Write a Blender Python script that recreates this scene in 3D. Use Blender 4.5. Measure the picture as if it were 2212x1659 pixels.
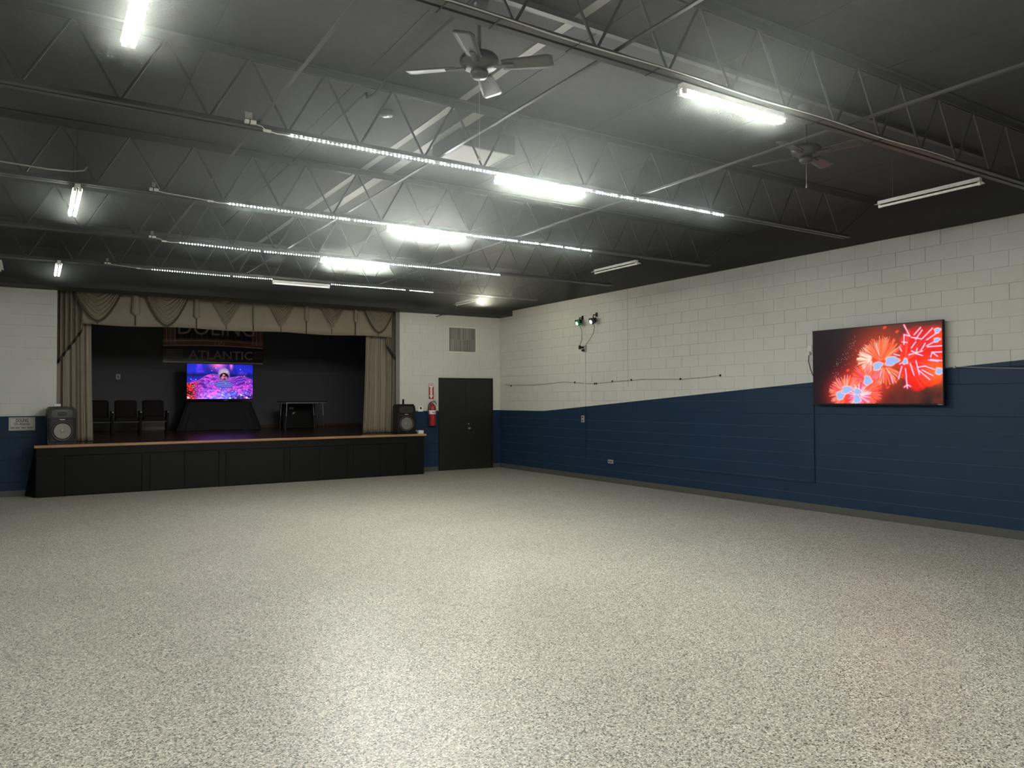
import bpy, bmesh, math, random
import numpy as np
from mathutils import Vector, Matrix

random.seed(7); np.random.seed(7)
S = bpy.context.scene
for o in list(bpy.data.objects): bpy.data.objects.remove(o)
C = S.collection
PI = math.pi

# ---------------------------------------------------------------- camera
CAMH = 1.7018
yaw, pitch, roll = 0.565599, 0.02107, -0.00443
fw = Vector((math.sin(yaw)*math.cos(pitch), math.cos(yaw)*math.cos(pitch), math.sin(pitch)))
rt = Vector((math.cos(yaw), -math.sin(yaw), 0)); up = rt.cross(fw)
r2 = math.cos(roll)*rt + math.sin(roll)*up; u2 = -math.sin(roll)*rt + math.cos(roll)*up
cd = bpy.data.cameras.new('camera'); cam = bpy.data.objects.new('camera', cd); C.objects.link(cam)
cd.sensor_fit = 'HORIZONTAL'; cd.sensor_width = 36.0; cd.lens = 1630.17/2212*36.0
cd.clip_start = 0.05; cd.clip_end = 100
M = Matrix((r2, u2, -fw)).transposed().to_4x4(); M.translation = (0, 0, CAMH)
cam.matrix_world = M
S.camera = cam

# ---------------------------------------------------------------- world, exposure
w = bpy.data.worlds.new('world'); S.world = w; w.use_nodes = True
w.node_tree.nodes['Background'].inputs[0].default_value = (0.5, 0.55, 0.6, 1)
w.node_tree.nodes['Background'].inputs[1].default_value = 0.02
S.view_settings.view_transform = 'Standard'; S.view_settings.look = 'None'
S.view_settings.gamma = 1.0; S.view_settings.use_curve_mapping = False
S.view_settings.exposure = 0.0
TUBE = 262.0      # radiance of the lit fluorescent tubes
BEAD = 260.0      # radiance of the LED beads
TVS = 1.0        # radiance scale of the screens

# room dimensions (metres, X along the stage wall, Y depth, Z up)
XR, XL, YB, YF = 10.005, -1.95, 16.327, -4.2
ZDECK, ZSOF, ZTOP = 4.455, 3.775, 3.909
JY = [-1.25, 1.19, 3.63, 6.07, 8.51, 10.95, 13.39]     # joist lines, 2.44 m apart
YSF, ZST, YBK = 15.83, 0.93, 22.6               # stage front, stage height, stage rear wall
OX0, OX1 = 0.368, 7.252                         # proscenium opening

# ---------------------------------------------------------------- materials
MATS = {}
def nodes(name):
    m = bpy.data.materials.new(name); m.use_nodes = True
    nt = m.node_tree; b = nt.nodes['Principled BSDF']; MATS[name] = m
    return m, nt, b
def N(nt, t, **kw):
    n = nt.nodes.new(t)
    for k, v in kw.items():
        if k.startswith('i_'):
            key = k[2:]; key = int(key) if key.isdigit() else key
            n.inputs[key].default_value = v
        else: setattr(n, k, v)
    return n
def bump(nt, b, scale, strength, dist=0.002, detail=3.0, coord=None):
    tc = N(nt, 'ShaderNodeTexCoord') if coord is None else coord
    ns = N(nt, 'ShaderNodeTexNoise', i_Scale=scale, i_Detail=detail)
    bp = N(nt, 'ShaderNodeBump', i_Strength=strength, i_Distance=dist)
    if coord is None:
        g = N(nt, 'ShaderNodeNewGeometry'); nt.links.new(g.outputs['Position'], ns.inputs['Vector'])
    nt.links.new(ns.outputs['Fac'], bp.inputs['Height']); nt.links.new(bp.outputs[0], b.inputs['Normal'])
def mat(name, col, rough=0.5, metal=0.0, bscale=0, bstr=0.2, bdist=0.002, var=0.0, vscale=3.0, spec=0.5):
    if name in MATS: return MATS[name]
    m, nt, b = nodes(name)
    b.inputs['Base Color'].default_value = (*col, 1); b.inputs['Roughness'].default_value = rough
    b.inputs['Metallic'].default_value = metal; b.inputs['Specular IOR Level'].default_value = spec
    if var > 0:
        g = N(nt, 'ShaderNodeNewGeometry'); ns = N(nt, 'ShaderNodeTexNoise', i_Scale=vscale, i_Detail=4.0)
        mp = N(nt, 'ShaderNodeMapRange'); mp.inputs['To Min'].default_value = 1-var; mp.inputs['To Max'].default_value = 1+var
        mx = N(nt, 'ShaderNodeMix', data_type='RGBA', blend_type='MULTIPLY'); mx.inputs[0].default_value = 1
        mx.inputs[6].default_value = (*col, 1)
        nt.links.new(g.outputs['Position'], ns.inputs['Vector']); nt.links.new(ns.outputs['Fac'], mp.inputs['Value'])
        nt.links.new(mp.outputs[0], mx.inputs[7]); nt.links.new(mx.outputs[2], b.inputs['Base Color'])
    if bscale: bump(nt, b, bscale, bstr, bdist)
    return m
def emit(name, col, s):
    m, nt, b = nodes(name)
    b.inputs['Base Color'].default_value = (0.8, 0.8, 0.8, 1)
    b.inputs['Emission Color'].default_value = (*col, 1); b.inputs['Emission Strength'].default_value = s
    return m
WHITE = (0.62, 0.63, 0.585); BLUE = (0.0115, 0.033, 0.070); BLACKP = (0.035, 0.037, 0.034)

def paint_wall(name, right):
    """block wall paint: white above, navy below a painted edge, black above the top course"""
    m, nt, b = nodes(name)
    g = N(nt, 'ShaderNodeNewGeometry'); sp = N(nt, 'ShaderNodeSeparateXYZ'); L = nt.links.new
    L(g.outputs['Position'], sp.inputs[0])
    if right:   # edge is level by the corner, then climbs in a straight diagonal towards the viewer
        a = N(nt, 'ShaderNodeMath', operation='MULTIPLY_ADD'); a.inputs[1].default_value = -0.07096; a.inputs[2].default_value = 1.443+0.07096*14.366
        L(sp.outputs['Y'], a.inputs[0])
        mx = N(nt, 'ShaderNodeMath', operation='MAXIMUM'); mx.inputs[1].default_value = 1.443; L(a.outputs[0], mx.inputs[0]); edge = mx.outputs[0]
    lt = N(nt, 'ShaderNodeMath', operation='LESS_THAN'); L(sp.outputs['Z'], lt.inputs[0])
    if right: L(edge, lt.inputs[1])
    else: lt.inputs[1].default_value = 1.447
    ns = N(nt, 'ShaderNodeTexNoise', i_Scale=1.1, i_Detail=5.0); L(g.outputs['Position'], ns.inputs['Vector'])
    cr = N(nt, 'ShaderNodeMapRange'); cr.inputs['To Min'].default_value = 0.9; cr.inputs['To Max'].default_value = 1.08; L(ns.outputs['Fac'], cr.inputs['Value'])
    m1 = N(nt, 'ShaderNodeMix', data_type='RGBA'); m1.inputs[6].default_value = (*WHITE, 1); m1.inputs[7].default_value = (*BLUE, 1); L(lt.outputs[0], m1.inputs[0])
    gt = N(nt, 'ShaderNodeMath', operation='GREATER_THAN'); gt.inputs[1].default_value = ZTOP; L(sp.outputs['Z'], gt.inputs[0])
    m2 = N(nt, 'ShaderNodeMix', data_type='RGBA'); m2.inputs[7].default_value = (*BLACKP, 1); L(m1.outputs[2], m2.inputs[6]); L(gt.outputs[0], m2.inputs[0])
    m3 = N(nt, 'ShaderNodeMix', data_type='RGBA', blend_type='MULTIPLY'); m3.inputs[0].default_value = 1; L(m2.outputs[2], m3.inputs[6]); L(cr.outputs[0], m3.inputs[7])
    L(m3.outputs[2], b.inputs['Base Color'])
    ro = N(nt, 'ShaderNodeMapRange'); b.inputs['Specular IOR Level'].default_value = 0.25; ro.inputs['To Min'].default_value = 0.65; ro.inputs['To Max'].default_value = 0.5; L(lt.outputs[0], ro.inputs['Value']); L(ro.outputs[0], b.inputs['Roughness'])
    n2 = N(nt, 'ShaderNodeTexNoise', i_Scale=160.0, i_Detail=3.0); L(g.outputs['Position'], n2.inputs['Vector'])
    bp = N(nt, 'ShaderNodeBump', i_Strength=0.3, i_Distance=0.002); L(n2.outputs['Fac'], bp.inputs['Height']); L(bp.outputs[0], b.inputs['Normal'])
    return m
M_WR = paint_wall('paint_right_wall', True); M_WB = paint_wall('paint_back_wall', False)

def floor_mat():
    m, nt, b = nodes('flake_floor'); L = nt.links.new
    g = N(nt, 'ShaderNodeNewGeometry')
    v = N(nt, 'ShaderNodeTexVoronoi', i_Scale=125.0); L(g.outputs['Position'], v.inputs['Vector'])
    sc = N(nt, 'ShaderNodeSeparateColor'); L(v.outputs['Color'], sc.inputs[0])
    cr = N(nt, 'ShaderNodeValToRGB'); cr.color_ramp.interpolation = 'CONSTANT'
    st = [(0.0, (0.06, 0.058, 0.05)), (0.08, (0.20, 0.19, 0.165)), (0.24, (0.41, 0.395, 0.34)), (0.55, (0.53, 0.51, 0.435)), (0.8, (0.76, 0.74, 0.65))]
    e = cr.color_ramp.elements; e[0].position = st[0][0]; e[0].color = (*st[0][1], 1); e[1].position = st[1][0]; e[1].color = (*st[1][1], 1)
    for p_, c_ in st[2:]:
        k = e.new(p_); k.color = (*c_, 1)
    L(sc.outputs[0], cr.inputs[0])
    ns = N(nt, 'ShaderNodeTexNoise', i_Scale=0.7, i_Detail=4.0); L(g.outputs['Position'], ns.inputs['Vector'])
    mr = N(nt, 'ShaderNodeMapRange'); mr.inputs['To Min'].default_value = 0.85; mr.inputs['To Max'].default_value = 1.15; L(ns.outputs['Fac'], mr.inputs['Value'])
    mx = N(nt, 'ShaderNodeMix', data_type='RGBA', blend_type='MULTIPLY'); mx.inputs[0].default_value = 1
    L(cr.outputs[0], mx.inputs[6]); L(mr.outputs[0], mx.inputs[7]); L(mx.outputs[2], b.inputs['Base Color'])
    b.inputs['Roughness'].default_value = 0.36; b.inputs['Specular IOR Level'].default_value = 0.5
    n2 = N(nt, 'ShaderNodeTexNoise', i_Scale=70.0, i_Detail=3.0); L(g.outputs['Position'], n2.inputs['Vector'])
    bp = N(nt, 'ShaderNodeBump', i_Strength=0.45, i_Distance=0.004); L(n2.outputs['Fac'], bp.inputs['Height']); L(bp.outputs[0], b.inputs['Normal'])
    return m

def wood_mat(name, c1, c2, rough, scale=(0.6, 14, 14)):
    m, nt, b = nodes(name); L = nt.links.new
    g = N(nt, 'ShaderNodeNewGeometry'); mp = N(nt, 'ShaderNodeMapping'); mp.inputs['Scale'].default_value = scale
    ns = N(nt, 'ShaderNodeTexNoise', i_Scale=3.0, i_Detail=6.0, i_Distortion=0.6)
    cr = N(nt, 'ShaderNodeValToRGB'); cr.color_ramp.elements[0].color = (*c1, 1); cr.color_ramp.elements[1].color = (*c2, 1)
    cr.color_ramp.elements[0].position = 0.3; cr.color_ramp.elements[1].position = 0.7
    L(g.outputs['Position'], mp.inputs[0]); L(mp.outputs[0], ns.inputs['Vector']); L(ns.outputs['Fac'], cr.inputs[0]); L(cr.outputs[0], b.inputs['Base Color'])
    b.inputs['Roughness'].default_value = rough
    return m
M_FLOOR = floor_mat()
M_DECK = mat('deck_paint', (0.050, 0.053, 0.050), 0.85, bscale=60, bstr=0.6, bdist=0.01, var=0.25, vscale=9)
M_STEEL = mat('joist_paint', (0.070, 0.074, 0.070), 0.45, bscale=80, bstr=0.1)
M_STRIP = mat('pale_deck_strip', (0.27, 0.275, 0.25), 0.6, var=0.15, vscale=6)
M_SOF = mat('soffit_paint', (0.034, 0.037, 0.035), 0.7, bscale=40, bstr=0.15)
M_BASE = mat('grey_cove_base', (0.088, 0.088, 0.078), 0.45, bscale=30, bstr=0.08)
M_BLACK = mat('black_paint', (0.004, 0.0045, 0.004), 0.6, bscale=120, bstr=0.15, spec=0.2)
M_STWALL = mat('stage_black_paint', (0.125, 0.134, 0.137), 0.75, bscale=60, bstr=0.2)
M_STFLOOR = wood_mat('stage_floor_boards', (0.05, 0.014, 0.009), (0.085, 0.026, 0.016), 0.22)
M_NOSE = wood_mat('stage_nosing_wood', (0.28, 0.15, 0.07), (0.42, 0.25, 0.13), 0.35)
M_CURT = mat('curtain_fabric', (0.235, 0.200, 0.146), 0.62, bscale=220, bstr=0.25, var=0.12, vscale=5)
M_FRINGE = mat('curtain_fringe', (0.05, 0.042, 0.03), 0.8, bscale=300, bstr=0.4)
M_DRAPE = mat('black_drape', (0.02, 0.02, 0.026), 0.8, bscale=200, bstr=0.2)
M_PLAST = mat('black_plastic', (0.006, 0.006, 0.006), 0.45, bscale=350, bstr=0.2, bdist=0.001, spec=0.3)
M_RUBBER = mat('black_rubber', (0.02, 0.02, 0.02), 0.6)
M_CONE = mat('speaker_cone', (0.20, 0.195, 0.18), 0.35, metal=0.4)
M_GRILL = mat('speaker_ring', (0.028, 0.028, 0.028), 0.4)
M_WPL = mat('white_plastic', (0.72, 0.71, 0.66), 0.4)
M_FIXT = mat('white_fixture_enamel', (0.78, 0.78, 0.74), 0.35)
M_CHROME = mat('chrome', (0.75, 0.75, 0.74), 0.16, metal=1.0)
M_STEELL = mat('bare_steel', (0.42, 0.42, 0.42), 0.35, metal=0.8)
M_RED = mat('extinguisher_red', (0.32, 0.022, 0.018), 0.3)
M_SIGNR = mat('sign_red', (0.34, 0.03, 0.022), 0.5)
M_SIGNW = mat('sign_white', (0.82, 0.80, 0.74), 0.5)
M_INK = mat('black_ink', (0.02, 0.02, 0.02), 0.6)
M_PLATE = mat('grey_plate', (0.40, 0.39, 0.35), 0.4)
M_SIGNG = mat('weathered_sign', (0.50, 0.49, 0.43), 0.5, var=0.15, vscale=20)
M_FAN = mat('fan_enamel', (0.07, 0.072, 0.066), 0.35)
M_TUBEOFF = mat('unlit_tube', (0.8, 0.79, 0.72), 0.2)
M_TUBE = emit('lit_tube', (1.0, 0.99, 0.92), TUBE)
M_TUBES = {k: emit('lit_tube_%d' % int(k*100), (1.0, 0.985, 0.91), TUBE*k) for k in (0.08, 0.3, 0.5, 0.8, 0.9, 1.05, 1.4, 1.5)}
M_TUBED = emit('dim_tube', (1.0, 0.98, 0.9), 0.55)
M_BEAD = emit('led_bead', (0.95, 0.98, 1.0), BEAD)
M_GREEN = emit('green_lens', (0.25, 1.0, 0.4), 6.0)
M_BLUEL = emit('blue_white_lens', (0.55, 0.75, 1.0), 16.0)
M_SEAT = mat('seat_upholstery', (0.009, 0.006, 0.006), 0.85, bscale=150, bstr=0.2)
M_SEATM = mat('seat_metal', (0.012, 0.010, 0.009), 0.7, spec=0.2)
M_WOODD = wood_mat('door_black', (0.011, 0.0125, 0.010), (0.014, 0.015, 0.012), 0.42)
M_WIRE = mat('wall_cable', (0.17, 0.16, 0.13), 0.5)
M_WCABLE = mat('white_cable', (0.74, 0.74, 0.70), 0.4)

def attr_mat(name, s=None, rough=0.4):
    m, nt, b = nodes(name)
    a = N(nt, 'ShaderNodeVertexColor', layer_name='Col')
    if s is None:
        nt.links.new(a.outputs[0], b.inputs['Base Color']); b.inputs['Roughness'].default_value = rough
    else:
        b.inputs['Base Color'].default_value = (0.004, 0.004, 0.004, 1); b.inputs['Roughness'].default_value = 0.4; b.inputs['Specular IOR Level'].default_value = 0.12
        nt.links.new(a.outputs[0], b.inputs['Emission Color']); b.inputs['Emission Strength'].default_value = s
    return m
M_SCREEN = attr_mat('screen_picture', TVS); M_PRINT = attr_mat('banner_print', None, 0.3)

# ---------------------------------------------------------------- helpers
def link(o, parent=None):
    C.objects.link(o)
    if parent is not None:
        o.parent = parent; o.matrix_parent_inverse = parent_inv(parent)
    return o
INV = {}
def parent_inv(p):
    return INV.get(p.name, Matrix.Identity(4))
def tag(o, label=None, cat=None, group=None, kind=None):
    if label: o['label'] = label
    if cat: o['category'] = cat
    if group: o['group'] = group
    if kind: o['kind'] = kind
    return o
def thing(name, label, cat, loc=(0, 0, 0), group=None, world=True):
    """Empty at the base of a thing; world=True: its parts are written in world coordinates"""
    o = bpy.data.objects.new(name, None); C.objects.link(o); o.location = loc; o.empty_display_size = 0.1
    if world: INV[o.name] = Matrix.Translation(-Vector(loc))
    return tag(o, label, cat, group)
class MB:
    """collects geometry for one mesh"""
    def __init__(s): s.v = []; s.f = []; s.sm = []
    def add(s, vs, fs, smooth=False):
        n = len(s.v); s.v += [tuple(v) for v in vs]; s.f += [tuple(i+n for i in f) for f in fs]; s.sm += [smooth]*len(fs); return s
    def box(s, x0, x1, y0, y1, z0, z1, M=None):
        vs = [Vector(p) for p in ((x0,y0,z0),(x1,y0,z0),(x1,y1,z0),(x0,y1,z0),(x0,y0,z1),(x1,y0,z1),(x1,y1,z1),(x0,y1,z1))]
        if M is not None: vs = [M @ v for v in vs]
        return s.add(vs, [(0,3,2,1),(4,5,6,7),(0,1,5,4),(1,2,6,5),(2,3,7,6),(3,0,4,7)])
    def bbox(s, x0, x1, y0, y1, z0, z1, b, face=None, M=None):
        """bevelled box; face None: all edges, '-y' / '-x': only the front face is chamfered"""
        bm = bmesh.new(); bmesh.ops.create_cube(bm, size=1)
        for v in bm.verts: v.co = Vector((x0+(v.co.x+.5)*(x1-x0), y0+(v.co.y+.5)*(y1-y0), z0+(v.co.z+.5)*(z1-z0)))
        ed = list(bm.edges)
        if face == '-y': ed = [e for e in ed if all(abs(v.co.y-y0) < 1e-6 for v in e.verts)]
        if face == '-x': ed = [e for e in ed if all(abs(v.co.x-x0) < 1e-6 for v in e.verts)]
        bmesh.ops.bevel(bm, geom=ed, offset=b, segments=1 if face else 2, affect='EDGES', profile=0.5)
        bm.verts.index_update()
        vs = [v.co.copy() for v in bm.verts]
        if M is not None: vs = [M @ v for v in vs]
        s.add(vs, [[v.index for v in f.verts] for f in bm.faces]); bm.free(); return s
    def tube(s, pts, r, n=8, caps=True):
        pts = [Vector(p) for p in pts]; m = len(pts); rs = r if isinstance(r, (list, tuple)) else [r]*m
        vs = []; prev = None
        for i, p in enumerate(pts):
            t = (pts[min(i+1, m-1)]-pts[max(i-1, 0)]).normalized()
            a = prev if prev is not None else (Vector((0,0,1)) if abs(t.z) < 0.9 else Vector((1,0,0)))
            u = (a - t*a.dot(t)).normalized(); prev = u; v = t.cross(u)
            for k in range(n):
                an = 2*PI*k/n; vs.append(p+(u*math.cos(an)+v*math.sin(an))*rs[i])
        fs = [(i*n+k, i*n+(k+1) % n, (i+1)*n+(k+1) % n, (i+1)*n+k) for i in range(m-1) for k in range(n)]
        s.add(vs, fs, True)
        if caps: s.add(vs[:n], [tuple(range(n))[::-1]]); s.add(vs[-n:], [tuple(range(n))])
        return s
    def lathe(s, prof, n=24, M=None, smooth=True):
        """profile [(r, z)] spun about local Z"""
        vs = [Vector((r*math.cos(2*PI*k/n), r*math.sin(2*PI*k/n), z)) for r, z in prof for k in range(n)]
        if M is not None: vs = [M @ v for v in vs]
        fs = [(i*n+k, i*n+(k+1) % n, (i+1)*n+(k+1) % n, (i+1)*n+k) for i in range(len(prof)-1) for k in range(n)]
        s.add(vs, fs, smooth)
        if prof[0][0] > 1e-5: s.add(vs[:n], [tuple(range(n))[::-1]])
        if prof[-1][0] > 1e-5: s.add(vs[-n:], [tuple(range(n))])
        return s
    def grid(s, fn, nu, nv, smooth=True):
        vs = [fn(i/nu, j/nv) for j in range(nv+1) for i in range(nu+1)]
        fs = [(j*(nu+1)+i, j*(nu+1)+i+1, (j+1)*(nu+1)+i+1, (j+1)*(nu+1)+i) for j in range(nv) for i in range(nu)]
        return s.add(vs, fs, smooth)
    def prism(s, poly, fn0, fn1):
        n = len(poly); vs = [fn0(*p) for p in poly]+[fn1(*p) for p in poly]
        return s.add(vs, [tuple(range(n)), tuple(range(n, 2*n))[::-1]]+[(i, i+n, (i+1) % n+n, (i+1) % n) for i in range(n)])
    def mesh(s, name, m):
        me = bpy.data.meshes.new(name); me.from_pydata(s.v, [], s.f); me.update()
        me.polygons.foreach_set('use_smooth', s.sm)
        bm = bmesh.new(); bm.from_mesh(me); bmesh.ops.recalc_face_normals(bm, faces=bm.faces); bm.to_mesh(me); bm.free()
        me.materials.append(m); return me
    def build(s, name, m, parent=None):
        return link(bpy.data.objects.new(name, s.mesh(name, m)), parent)
def solid(o, t, offset=0):
    md = o.modifiers.new('thickness', 'SOLIDIFY'); md.thickness = t; md.offset = offset; return o
def inst(name, me, loc, parent=None, rz=0, M=None):
    o = bpy.data.objects.new(name, me)
    link(o, parent)
    if M is not None: o.matrix_basis = M
    else: o.location = loc; o.rotation_euler = (0, 0, rz)
    return o
def struct(name, mb, m, kind='structure'): return tag(mb.build(name, m), kind=kind)
TROT = Matrix.Rotation(PI/2, 4, 'X')                     # text plane facing -Y
def text(name, body, size, loc, m, parent, width=None, facing='-y', depth=0.0015, bold=0.0, align='CENTER'):
    cu = bpy.data.curves.new('t', 'FONT'); cu.body = body; cu.size = size; cu.extrude = depth; cu.align_x = align; cu.align_y = 'CENTER'; cu.offset = bold
    cu.resolution_u = 3
    to = bpy.data.objects.new('t', cu); C.objects.link(to)
    bpy.context.view_layer.update()
    me = bpy.data.meshes.new_from_object(to.evaluated_get(bpy.context.evaluated_depsgraph_get())); bpy.data.objects.remove(to)
    xs = [v.co.x for v in me.vertices]
    if width and xs:
        k = width/(max(xs)-min(xs))
        for v in me.vertices: v.co.x *= k
    me.transform(Matrix.Translation(loc) @ TROT)
    me.materials.clear(); me.materials.append(m)
    return link(bpy.data.objects.new(name, me), parent)
def picture(name, pic, P0, U, V, m, parent):
    """flat picture: a fine grid of coloured points (rows top to bottom)"""
    h, wd, _ = pic.shape
    P0, U, V = np.array(P0), np.array(U), np.array(V)
    uu, vv = np.meshgrid(np.linspace(0, 1, wd), np.linspace(0, 1, h))
    co = P0+uu[..., None]*U+vv[..., None]*V
    idx = np.arange(h*wd).reshape(h, wd)
    fs = np.stack([idx[:-1, :-1], idx[1:, :-1], idx[1:, 1:], idx[:-1, 1:]], -1).reshape(-1, 4)
    me = bpy.data.meshes.new(name); me.from_pydata(co.reshape(-1, 3).tolist(), [], fs.tolist()); me.update()
    ca = me.color_attributes.new('Col', 'FLOAT_COLOR', 'POINT')
    col = np.concatenate([np.clip(pic, 0, 4), np.ones((h, wd, 1))], -1).astype(np.float32)
    ca.data.foreach_set('color', col.reshape(-1)); me.materials.append(m)
    return link(bpy.data.objects.new(name, me), parent)
def lin(c):
    c = np.asarray(c, float)/255.0
    return np.where(c <= 0.04045, c/12.92, ((c+0.055)/1.055)**2.4)

# ================================================================ STRUCTURE
struct('floor', MB().box(XL-.2, XR+.2, YF-.2, YB+.25, -0.12, 0), M_FLOOR)
ceil = struct('ceiling', MB().box(XL-.2, XR+.2, YF-.2, YB, ZDECK, ZDECK+0.15), M_DECK)
for x0, wd, ya, yb in ((3.26, 0.075, YF, YB-.7), (3.535, 0.12, 6.2, 10.9)):                       # two pale strips between the roof panels
    MB().box(x0, x0+wd, ya, yb, ZDECK-0.008, ZDECK).build('pale_strip', M_STRIP, ceil)
for x in np.arange(-1.3, 9.9, 1.219):
    MB().box(x-.02, x+.02, YF, YB-.7, ZDECK-0.006, ZDECK).build('panel_joint', M_DECK, ceil)
# soffit along the stage wall
struct('trim_1', MB().box(XL, XR-.001, 15.725, YB, ZSOF, ZDECK), M_SOF)
# walls: plain core behind the blocks
COURSE, Z0 = 0.2032, 0.049
struct('wall_left', MB().box(XL-.2, XL, YF, YB, 0, ZDECK), M_WB)
struct('wall_front', MB().box(XL, XR, YF-.2, YF, 0, ZDECK), M_WB)
wr = struct('wall_right', MB().box(XR+0.010, XR+.25, YF, YB, 0, ZDECK).box(XR, XR+.010, YF, YB, ZTOP, ZDECK).box(XR, XR+.010, YF, 3.55, 0, ZTOP), M_WR)
wb = struct('wall_back', MB().box(XL, OX0, YB+.010, YB+.23, 0, ZDECK).box(OX1, XR+.25, YB+.010, YB+.23, 0, ZDECK).box(XL, -0.9, YB, YB+.01, 0, ZTOP), M_WB)

def block_mesh(axis, wd, gap, b):
    q = MB(); hh = COURSE
    if axis == 'x': q.bbox(0, 0.0102, -wd/2+gap, wd/2-gap, -hh/2+gap, hh/2-gap, b, '-x')
    else: q.bbox(-wd/2+gap, wd/2-gap, 0, 0.0102, -hh/2+gap, hh/2-gap, b, '-y')
    return q
# right wall: lower courses (head joints painted flush) as long courses, upper ones block by block
BL = 0.4064
M_GLINT = mat('joint_glint', (0.045, 0.062, 0.085), 0.7, var=0.5, vscale=4)
HJ = 7.933
def course(y0, y1, za, zb):
    pr = [(XR, za), (XR, zb-.0075), (XR+.005, zb-.0004), (XR+.0102, zb-.0004), (XR+.0102, za)]
    o = MB().prism(pr, lambda a, b: (a, y0, b), lambda a, b: (a, y1, b)).build('block_course', M_WR, wr)
    o.data.materials.append(M_GLINT)                       # lighter navy painted as the glint on each joint's upward slope
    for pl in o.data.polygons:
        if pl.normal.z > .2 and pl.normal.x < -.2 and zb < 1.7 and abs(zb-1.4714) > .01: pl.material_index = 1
cand = []
for k in range(-1, 19):
    za = max(0.0, Z0+k*COURSE); zb = Z0+(k+1)*COURSE
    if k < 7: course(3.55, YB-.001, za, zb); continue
    off = HJ + (0 if (17-k) % 2 == 0 else BL/2)
    ye = min(14.366-(zb-1.443)/0.07096, YB)              # nearer than this the whole course is navy
    ys_ = 3.55
    if ye > 4.2:
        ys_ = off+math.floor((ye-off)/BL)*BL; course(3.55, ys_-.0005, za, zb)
    else:
        ys_ = off+math.ceil((3.55-off)/BL)*BL; cand.append((3.55, ys_, (za+zb)/2))
    y = ys_
    while y < YB-0.02:
        cand.append((y, min(y+BL, YB-0.001), (za+zb)/2)); y += BL
cand.sort(key=lambda c: (c[0]+c[1])/2)
variants = [block_mesh('x', BL, g_, b_).mesh('concrete_block', M_WR) for g_, b_ in ((0.0007, 0.0017), (0.0011, 0.0022), (0.0017, 0.0028), (0.0004, 0.0012))]
rest = MB(); nfull = 0
for (a, b_, z) in cand:
    if abs((b_-a)-BL) < 1e-4 and nfull < 300:
        inst('concrete_block', variants[random.choice((0, 0, 1, 1, 2, 3))], (XR, (a+b_)/2, z), wr); nfull += 1
    elif b_-a > 0.03:
        g_ = 0.0011
        rest.bbox(XR, XR+.0102, a+g_, b_-g_, z-COURSE/2+g_, z+COURSE/2-g_, 0.0022, '-x')
tag(rest.build('far_blocks', M_WR, wr), kind='stuff')
# control joint in the right wall
MB().box(XR-0.0012, XR+.005, 11.440, 11.452, 1.95, ZTOP).build('control_joint', mat('joint_caulk', (0.40, 0.40, 0.37), 0.7), wr)
# back wall blocks
vb = [block_mesh('y', BL, g_, b_).mesh('concrete_block', M_WB) for g_, b_ in ((0.0003, 0.0012), (0.0005, 0.0014), (0.0008, 0.0018))]
DX0, DX1, DZ = 8.262, 9.776, 2.215
for k in range(-1, 19):
    za = max(0.0, Z0+k*COURSE); zb = Z0+(k+1)*COURSE
    for (xa, xb) in ((-0.9, OX0), (OX1, DX0 if za < DZ else XR), (DX1, XR) if za < DZ else (0, 0)):
        off = 0.059 + (BL/2 if k % 2 else 0)
        x = off+math.floor((xa-off)/BL)*BL
        while x < xb-0.01:
            a, b_ = max(x, xa), min(x+BL, xb)
            if b_-a > 0.03:
                if abs(b_-a-BL) < 1e-4 and za > 0: inst('concrete_block', random.choice(vb), ((a+b_)/2, YB, (za+zb)/2), wb)
                else:
                    g_ = 0.0005
                    MB().bbox(a+g_, b_-g_, YB, YB+.0102, za+g_, zb-g_, 0.0014, '-y').build('concrete_block', M_WB, wb)
            x += BL
# baseboards
def cove(x0, x1, y0, y1): return MB().box(x0, x1, y0, y1, 0, 0.106)
struct('baseboard_right', MB().box(XR-.008, XR-.0005, YF, YB-.001, 0.001, 0.107).box(XR-.018, XR-.008, YF, YB-.001, 0.001, 0.008), M_BASE)
struct('baseboard_back', MB().box(OX1+.38, DX0-.012, YB-.010, YB-.0005, 0.001, 0.107).box(DX1+.012, XR-.02, YB-.010, YB-.0005, 0.001, 0.107).box(XL+.01, 0.03, YB-.010, YB-.0005, 0.001, 0.107), M_BASE)
# stage house
struct('wall_stage_rear', MB().box(-0.6, 9.2, YBK, YBK+.15, ZST-.1, ZDECK+.6), M_STWALL)
struct('wall_stage_left', MB().box(-0.75, -0.6, YB+.23, YBK+.15, ZST-.1, ZDECK+.6), M_STWALL)
struct('wall_stage_right', MB().box(9.2, 9.35, YB+.23, YBK+.15, ZST-.1, ZDECK+.6), M_STWALL)
struct('ceiling_stage', MB().box(-0.75, 9.35, YB, YBK+.15, ZDECK+.6, ZDECK+.7), M_STWALL)
struct('baseboard_stage', MB().box(-0.58, 9.18, YBK-.02, YBK-.001, ZST+.001, ZST+.075), wood_mat('stage_base_wood', (0.10, 0.045, 0.02), (0.16, 0.075, 0.035), 0.4))

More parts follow.
